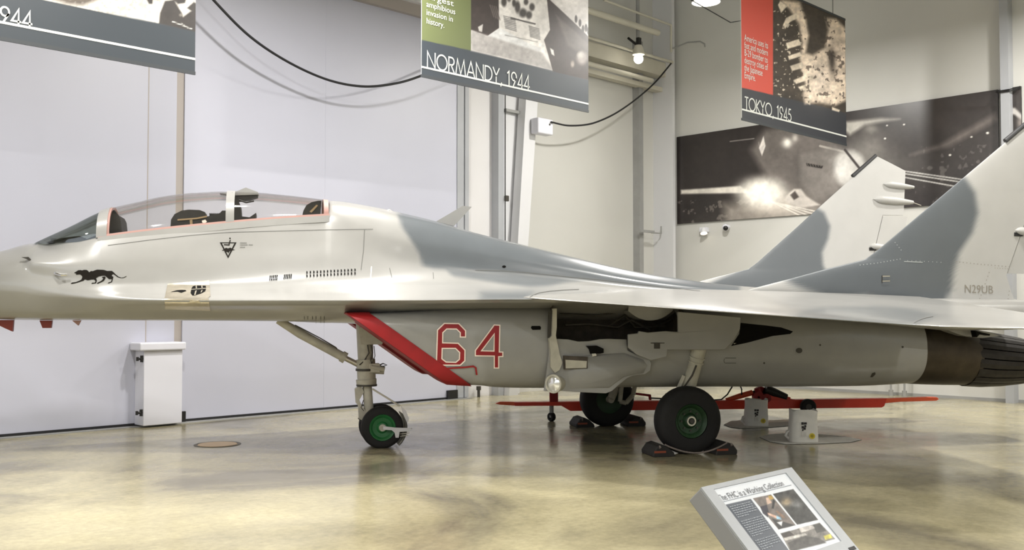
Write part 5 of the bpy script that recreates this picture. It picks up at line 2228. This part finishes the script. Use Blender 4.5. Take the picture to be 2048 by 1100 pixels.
e0 = WZ(990, 805, .30)
e1 = WZ(1876, 801, .33)
tb = empty('towing_beam', tuple((e0 + e1) / 2 * Vector((1, 1, 0)) if False else Vector(((e0.x + e1.x) / 2, (e0.y + e1.y) / 2, 0))))
tag(tb, 'long red steel towing beam on casters standing behind the main wheels', 'towing beam')
off = Vector(tb.location)
ud = (e1 - e0)
ud.z = 0
LEN = ud.length
ud.normalize()
vd = Vector((-ud.y, ud.x, 0))


def TB(u, v, z):
    return Vector((e0.x, e0.y, 0)) + ud * u + vd * v + Vector((0, 0, z))


def upx(px):
    """distance along the beam of a survey column"""
    a, b, c = wray(px, 805)
    # intersect with vertical plane through the beam
    n = vd
    k = (Vector((e0.x, e0.y, 0)).dot(n)) / (Vector((a, b, 0)).dot(n))
    return (Vector((a, b, 0)) * k - Vector((e0.x, e0.y, 0))).dot(ud)


def zpx(px, py):
    a, b, c = wray(px, py)
    n = vd
    k = (Vector((e0.x, e0.y, 0)).dot(n)) / (Vector((a, b, 0)).dot(n))
    return CZ + c * k


def tpart(name, m, mm, sm=None):
    o = obj(name, m, mm, smooth=sm)
    attach(o, tb, off)
    return o


def beam_poly(pts, w0, name, mm):
    m = MB()
    m.prism([TB(upx(x), -w0 / 2, zpx(x, y)) for x, y in pts], vd * w0)
    return bevel(tpart(name, m, mm), .008)


beam_poly([(1028, 804), (1120, 803), (1180, 802), (1230, 801.5), (1470, 800), (1770, 796), (1765, 811), (1760, 814), (1140, 821), (1122, 810.5), (1030, 811)], .16, 'main_beam', 'tow_red')
beam_poly([(990, 807), (1000, 803), (1030, 803.5), (1030, 811), (1000, 809)], .08, 'beam_tip', 'tow_orange')
beam_poly([(1768, 796.5), (1850, 793.5), (1872, 794), (1876, 798), (1870, 801), (1800, 803), (1768, 806)], .1, 'beam_tip', 'tow_orange')
beam_poly([(1099, 783), (1116, 783), (1116, 805), (1099, 805)], .12, 'upright_socket', 'red_cover')
m = MB()
c = TB(upx(1103), 0, 0)
m.cyl(c + Vector((0, 0, .06)), c + Vector((0, 0, .26)), .035, n=10)
tpart('caster_post', m, 'steel_grey', 40)
m = MB()
m.lathe(c + Vector((0, 0, .07)), ud + vd * .8, [(-.035, .03), (-.035, .065), (-.02, .072), (.02, .072), (.035, .065), (.035, .03)], n=20)
tpart('caster_wheel', m, 'rubber', 40)
# hydraulic jack group in the middle
m = MB()
m.tube([TB(upx(1452), 0, zpx(1452, 800)), TB(upx(1480), 0, zpx(1480, 792)), TB(upx(1505), 0, zpx(1505, 785))], [.03, .045, .045], n=10)
tpart('jack_strut', m, 'tow_orange', 40)
m = MB()
m.cyl(TB(upx(1505), 0, zpx(1505, 785)), TB(upx(1517), 0, zpx(1517, 781)), .025, n=10)
tpart('jack_rod', m, 'gear_dark', 40)
m = MB()
m.cyl(TB(upx(1512), -.05, zpx(1512, 775)), TB(upx(1524), -.05, zpx(1524, 798)), .05, n=12)
m.cyl(TB(upx(1526), .03, zpx(1526, 774)), TB(upx(1516), .03, zpx(1516, 800)), .045, n=12)
m.lathe(TB(upx(1514), -.06, zpx(1514, 793)), vd, [(-.06, .02), (-.06, .085), (.06, .085), (.06, .02)], n=16)
m.lathe(TB(upx(1530), -.06, zpx(1530, 795)), vd, [(-.06, .02), (-.06, .07), (.06, .07), (.06, .02)], n=16)
tpart('jack_pivot', m, 'red_cover', 40)
m = MB()
m.cyl(TB(upx(1530), -.02, zpx(1530, 778)), TB(upx(1572), -.02, zpx(1572, 795)), .085, .06, n=16)
tpart('hydraulic_cylinder', m, 'black', 40)
beam_poly([(1530, 786), (1545, 792), (1600, 800), (1600, 806), (1530, 806)], .14, 'jack_arm', 'tow_red')
beam_poly([(1568, 792), (1580, 794), (1580, 800), (1564, 798)], .1, 'cylinder_lug', 'tow_red')
beam_poly([(1255, 783), (1302, 789), (1303, 800), (1298, 800), (1297, 793), (1255, 787)], .05, 'tow_lug', 'red_cover')
m = MB()
m.tube([TB(upx(x), -.1, zpx(x, y)) for x, y in ((1300, 795), (1340, 797), (1400, 800), (1440, 798), (1452, 788), (1462, 772))], .012, n=6)
tpart('hydraulic_hose', m, 'cable_black', 50)
m = MB()
m.tube([TB(upx(x), -.05, zpx(x, y)) for x, y in ((1479, 770), (1482, 778), (1482, 789))], .012, n=6)
tpart('hydraulic_hose', m, 'cable_black', 50)
m = MB()
cw = TB(upx(1607), -.24, .255)
m.lathe(cw, vd, [(-.05, .05), (-.05, .105), (-.035, .122), (.035, .122), (.05, .105), (.05, .05)], n=28)
m.cyl(cw, cw + vd * .24, .02, n=8)
tpart('support_wheel', m, 'rubber', 40)
m = MB()
m.lathe(cw, vd, [(-.045, .001), (-.045, .045), (-.03, .055)], n=20)
tpart('wheel_hub', m, 'gear_dark', 40)


# ---- oil pads with cut-open white jugs
def jug(px, py, hpx, wpx, label, padpts, padlabel, flip):
    base = WZ(px, py)
    f_ = (base.x + base.y) * R2
    sc = f_ / FPX
    hgt = hpx * sc
    wd = wpx * sc
    root = empty('oil_jug', (base.x, base.y, .012), -PI / 4)   # local x = image right, y = away
    tag(root, label, 'jug', 'cut-open oil jugs under the engines')
    m = MB()
    rows = []
    n = 40
    for z, kx, off_ in ((0, 1.0, -.06), (.02, 1.03, -.06), (.25, 1.02, -.055), (.5, .98, -.04), (.75, .96, -.02), (1.0, 1.0, 0)):
        ring = []
        for k in range(n):
            a = 2 * PI * k / n
            ct, st = math.cos(a), math.sin(a)
            zz = z * hgt
            if z == 1.0:
                zz += .012 * math.sin(3 * a + flip) - .01 * (1 if 0.5 < a < 1.2 else 0)
            ring.append((wd * (.5 * kx * math.copysign(abs(ct) ** .45, ct) + off_ * (1 if ct < 0 else 0)), wd * .36 * math.copysign(abs(st) ** .45, st), zz))
        rows.append(ring)
    m.grid(rows, closed_u=True)
    inner = [[(x * .95, y * .95, z) for x, y, z in rows[-1]], [(x * .95, y * .95, .02) for x, y, z in rows[0]]]
    m.grid([rows[-1], inner[0], inner[1]], closed_u=True)
    m.add(rows[0], [tuple(range(n))])
    m.add(inner[1], [tuple(range(n))])
    obj('jug_body', m, 'jug_white', root, smooth=50)
    yf = -wd * .36 * 1.03 - .002

    def sticker(name, x0, x1, z0, z1, mm, lift=0.):
        m = MB()
        m.box((x0 * wd, yf - .003 - lift, z0 * hgt), (x1 * wd, yf + .012, z1 * hgt))
        return obj(name, m, mm, root)
    for (x0, x1, z0, z1) in ((-.18, -.10, .56, .64), (-.08, .02, .57, .635), (-.17, -.09, .44, .52), (-.07, .0, .48, .55), (-.10, -.02, .40, .47), (-.15, -.11, .36, .42)):
        sticker('print_mark', x0, x1, z0, z1, 'label_black')
    sticker('grey_panel', -.17, .0, .2, .34, 'pad_grey')
    m = MB()
    cx, cz, r = .22 * wd, .2 * hgt, .11 * wd
    m.lathe((cx, yf, cz), (0, -1, 0), [(-.012, r), (.004, r), (.004, .001)], n=22)
    yl = obj('yellow_badge', m, 'label_yellow', root)
    # scallop shell mark
    m = MB()
    pts = [(0, -.62)] + [(.62 * math.cos(math.radians(a)), .62 * math.sin(math.radians(a)) * .95) for a in range(-10, 191, 20)]
    for k in range(1, len(pts) - 1):
        p1, p2 = Vector(pts[k]), Vector(pts[k + 1])
        mid = (p1 + p2) / 2
        m.add([(cx + pts[0][0] * r, yf - .006, cz + pts[0][1] * r), (cx + mid.x * r - .12 * r * 0, yf - .006, cz + mid.y * r), (cx + p2.x * r, yf - .006, cz + p2.y * r)], [(0, 1, 2)])
    obj('badge_shell_mark', m, 'label_olive', root, fix=False)
    # loop handle on the left side
    m = MB()
    hx = -.62 * wd
    m.tube([(-.5 * wd, 0, .32 * hgt), (hx, 0, .3 * hgt), (hx - .02, 0, .18 * hgt), (-.54 * wd, 0, .08 * hgt)], .022, n=8)
    obj('jug_handle', m, 'jug_white', root, smooth=50)
    # absorbent pad
    P = [WZ(x, y) for x, y in padpts]
    c = sum(P, Vector()) / len(P)
    pd = empty('oil_pad', (c.x, c.y, 0))
    tag(pd, padlabel, 'pad', 'absorbent pads under the engines')
    offp = Vector(pd.location)
    m = MB()
    m.prism([p + Vector((0, 0, .001)) for p in P], (0, 0, .009))
    o = obj('pad_sheet', m, 'pad_grey')
    attach(o, pd, offp)
    m = MB()
    m.prism([c + (p - c) * 1.012 + Vector((0, 0, .0005)) for p in P], (0, 0, .004))
    o = obj('pad_backing', m, 'pad_edge')
    attach(o, pd, offp)
    return root


jug(1607, 884, 62, 52, 'white cut-open oil jug with yellow round badge nearer the camera', [(1520, 875), (1545, 869), (1600, 866), (1690, 874), (1722, 880), (1700, 885), (1640, 888), (1570, 889), (1540, 884)],
    'curled grey absorbent pad under the nearer white jug', 0.)
jug(1513, 852, 52, 43, 'white cut-open oil jug with yellow round badge farther behind the main wheel', [(1448, 850), (1462, 843), (1500, 840), (1582, 843), (1585, 851), (1540, 855), (1480, 857), (1462, 855)],
    'curled grey absorbent pad under the farther white jug', 1.4)
P = [WZ(1530, 843), WZ(1575, 840.5), WZ(1584, 845), WZ(1532, 847)]
m = MB()
m.prism([p + Vector((0, 0, .012)) for p in P], (0, 0, .004))
tag(obj('paper_sheet', m, 'paper_white'), 'bright white sheet of paper lying beside the farther jug', 'paper')


# ---- wheel chocks
def a2w(p):
    return Matrix.Translation((MX, MY, 0)) @ Matrix.Rotation(AANG, 4, 'Z') @ Vector(p)


def chock(s, t, dirn, label):
    p = a2w(V(s, t, 0))
    root = empty('wheel_chock', (p.x, p.y, 0), AANG)
    tag(root, label, 'chock', 'black rubber wheel chocks')
    m = MB()
    prof = [(-.15, 0), (.15, 0), (.15, .05), (.09, .13), (.02, .15), (-.05, .12), (-.13, .05)]
    m.prism([Vector((x * dirn, -.2, z)) for x, z in prof], (0, .4, 0))
    o = bevel(obj('body', m, 'chock_black', root), .02, 3)
    m = MB()
    m.box((-.13, -.204, .05), (.02, -.198, .075))
    obj('orange_stripe', m, 'chock_orange', root)
    m = MB()
    m.tube([(.06 * dirn, -.2, .11), (.06 * dirn, -.225, .12), (.06 * dirn, -.2, .135)], .012, n=8)
    obj('rope_eye', m, 'rope', root)


dch = .40
chock(mw.x - dch, 1.56, -1, 'black wheel chock in front of the near main wheel, nose side')
chock(mw.x + dch + .02, 1.56, 1, 'black wheel chock behind the near main wheel, tail side')
chock(mw.x - .02 - dch, -1.53, -1, 'black wheel chock at the front of the far main wheel in shadow')
chock(mw.x + dch, -1.53, 1, 'black wheel chock at the rear of the far main wheel in shadow')
rp = MB()
pts = []
for i in range(17):
    u = i / 16
    s = mw.x - .40 + .82 * u
    z = .14 - .11 * math.sin(PI * u) ** .9
    pts.append(a2w(V(s, 1.56 + .215 + .03 * math.sin(PI * u), z + .012)))
rp.tube(pts, .011, n=8)
tag(obj('chock_rope', rp, 'rope', smooth=60), 'grey rope joining the two chocks of the near main wheel', 'rope')

# ---- information lectern in the foreground
x0, x1, yt, zt_ = 3.526, 4.271, 2.41, 1.05
LL = .74
SQ = R2
lec = empty('information_lectern', ((x0 + x1) / 2, yt - .2, 0))
tag(lec, 'grey metal information stand with a tilted printed panel in the foreground', 'sign stand')
off = Vector(lec.location)
WL = x1 - x0


def LP(u, v, n=0.):
    """u across 0..WL, v down the slope, n out of the face"""
    return Vector((x0 + u, yt - v * SQ - n * SQ, zt_ - v * SQ + n * SQ))


def lbox(name, u0, u1, v0, v1, n0, n1, mm, bv=0):
    m = MB()
    P = [LP(u, v, n) for n in (n0, n1) for (u, v) in ((u0, v0), (u1, v0), (u1, v1), (u0, v1))]
    m.add(P, [(0, 1, 2, 3), (4, 5, 6, 7), (0, 1, 5, 4), (1, 2, 6, 5), (2, 3, 7, 6), (3, 0, 4, 7)])
    o = obj(name, m, mm)
    if bv:
        bevel(o, bv)
    attach(o, lec, off)
    return o


def upix(px, py):
    """panel coordinates of a survey pixel"""
    a, b, c = wray(px, py)
    d = Vector((a, b, c))
    n = Vector((0, -SQ, SQ))
    k = (LP(0, 0) - Vector((0, 0, CZ))).dot(n) / d.dot(n)
    p = Vector((0, 0, CZ)) + d * k
    return p.x - x0, (yt - p.y) / SQ


iu0, iv0 = upix(1426, 980)
iu1, iv0b = upix(1573, 950)
_, iv1 = upix(1680, 1084)
iu1 = max(iu1, upix(1680, 1084)[0])
LL = iv1 + .10
lbox('housing', 0, WL, 0, LL, -.085, -.004, 'stand_side', .006)
lbox('frame_top', 0, WL, 0, iv0, -.004, .006, 'stand_grey')
lbox('frame_bottom', 0, WL, iv1, LL, -.004, .006, 'stand_grey')
lbox('frame_left', 0, iu0, iv0, iv1, -.004, .006, 'stand_grey')
lbox('frame_right', iu1, WL, iv0, iv1, -.004, .006, 'stand_grey')
ua, va = upix(1700, 1098)
lbox('frame_slot', ua - .02, ua + .035, va - .005, va + .012, .005, .008, 'black')


def paint_panel(px, py):
    c = Canvas(px, py, c255(222, 226, 232))
    Q = lambda pts: [(1360 + x * .1953, 900 + y * .1953) for x, y in pts]
    col = Q([(465, 560), (725, 500), (1140, 1060), (840, 1090)])
    c.poly(col, c255(88, 94, 104), 1.)
    p1 = Q([(745, 495), (930, 455), (1185, 770), (1010, 815)])
    c.poly(p1, c255(120, 112, 108), 1.)
    m = np.clip(.5 - sdist(px, py, p1), 0, 1)
    for pts, cl in (([(820, 580), (890, 560), (910, 640), (900, 690), (850, 650)], (52, 50, 62)), ([(880, 490), (910, 480), (940, 540), (890, 560)], (206, 178, 160)), ([(895, 640), (1000, 680), (985, 700), (900, 660)], (216, 176, 156)),
                    ([(985, 670), (1030, 690), (1040, 715), (990, 705)], (150, 190, 214)), ([(900, 470), (940, 465), (960, 500), (920, 510)], (190, 156, 80)), ([(950, 500), (975, 520), (960, 600), (940, 600)], (40, 40, 42)),
                    ([(940, 700), (1180, 770), (1010, 812)], (56, 56, 58)), ([(1000, 620), (1080, 690), (1060, 700), (980, 630)], (150, 120, 100)), ([(990, 740), (1050, 730), (1040, 780)], (220, 220, 222))):
        c.poly(Q(pts), c255(*cl), 1.6, .95)
    c.grain(7, 81, .5, m)
    p2 = Q([(950, 450), (1160, 400), (1415, 715), (1200, 765)])
    c.poly(p2, c255(62, 62, 62), 1.)
    m = np.clip(.5 - sdist(px, py, p2), 0, 1)
    c.blob(*Q([(1090, 530)])[0], 10, 8, c255(170, 150, 118), .8)
    c.blob(*Q([(1190, 560)])[0], 10, 7, c255(150, 152, 152), .7)
    c.grain(8, 91, .9, m)
    p3 = Q([(1030, 855), (1430, 745), (1590, 910), (1130, 1040)])
    c.poly(p3, c255(120, 116, 112), 1.)
    m = np.clip(.5 - sdist(px, py, p3), 0, 1)
    for pts, cl in (([(1030, 855), (1120, 830), (1180, 880), (1080, 920)], (58, 52, 50)), ([(1100, 950), (1280, 880), (1420, 900), (1500, 950), (1140, 1040)], (70, 68, 66)), ([(1360, 770), (1430, 750), (1500, 830), (1400, 850)], (60, 60, 58)),
                    ([(1470, 880), (1540, 860), (1560, 900), (1490, 920)], (206, 196, 70)), ([(1060, 900), (1280, 850), (1300, 870), (1080, 930)], (210, 206, 200)), ([(1220, 800), (1360, 770), (1380, 800), (1240, 850)], (206, 200, 196))):
        c.poly(Q(pts), c255(*cl), 2., .9)
    c.grain(6, 97, .6, m)
    return c


pr = print_mesh('printed_panel', LP(iu0, iv1, .001), (1, 0, 0), (0, SQ, SQ), iu1 - iu0, iv1 - iv0, 200, 150, paint_panel, 'print_gloss', None, 'p')
attach(pr, lec, off)
v, f, wd = font_text('The FHC is a Working Collection')
ta = upix(1440, 1003)
tb2 = upix(1571, 975)
m = MB()
m.add([LP(ta[0] + x / wd * (tb2[0] - ta[0]), ta[1] - y * .042, .004) for x, y in v], f)
o = obj('panel_title', m, 'sign_text', fix=False)
attach(o, lec, off)
o = lbox('title_rule', ta[0] - .005, iu1 - .03, ta[1] + .004, ta[1] + .0065, .002, .003, 'sign_lines')
lines = MB()
r0 = upix(1458, 1014)
r1 = upix(1504, 1005)
rnd = random.Random(3)
vv = r0[1]
for para in (6, 8, 5):
    for i in range(para):
        wl_ = (r1[0] - r0[0]) * (1. if i < para - 1 else .5) * rnd.uniform(.9, 1.)
        u = r0[0]
        while u < r0[0] + wl_:
            ln_ = rnd.uniform(.006, .02)
            P = [LP(u, vv, .003), LP(min(u + ln_, r0[0] + wl_), vv, .003), LP(min(u + ln_, r0[0] + wl_), vv + .0042, .003), LP(u, vv + .0042, .003)]
            lines.add(P, [(0, 1, 2, 3)])
            u += ln_ + .004
        vv += .0105
    vv += .012
o = obj('text_lines', lines, 'sign_lines', fix=False)
attach(o, lec, off)
# post and foot
m = MB()
m.box(((x0 + x1) / 2 - .06, yt - .19, .02), ((x0 + x1) / 2 + .06, yt - .12, zt_ - .24))
o = bevel(obj('post', m, 'stand_side'), .006)
attach(o, lec, off)
m = MB()
m.box(((x0 + x1) / 2 - .25, yt - .4, 0), ((x0 + x1) / 2 + .25, yt + .1, .02))
o = bevel(obj('foot_plate', m, 'stand_side'), .004)
attach(o, lec, off)
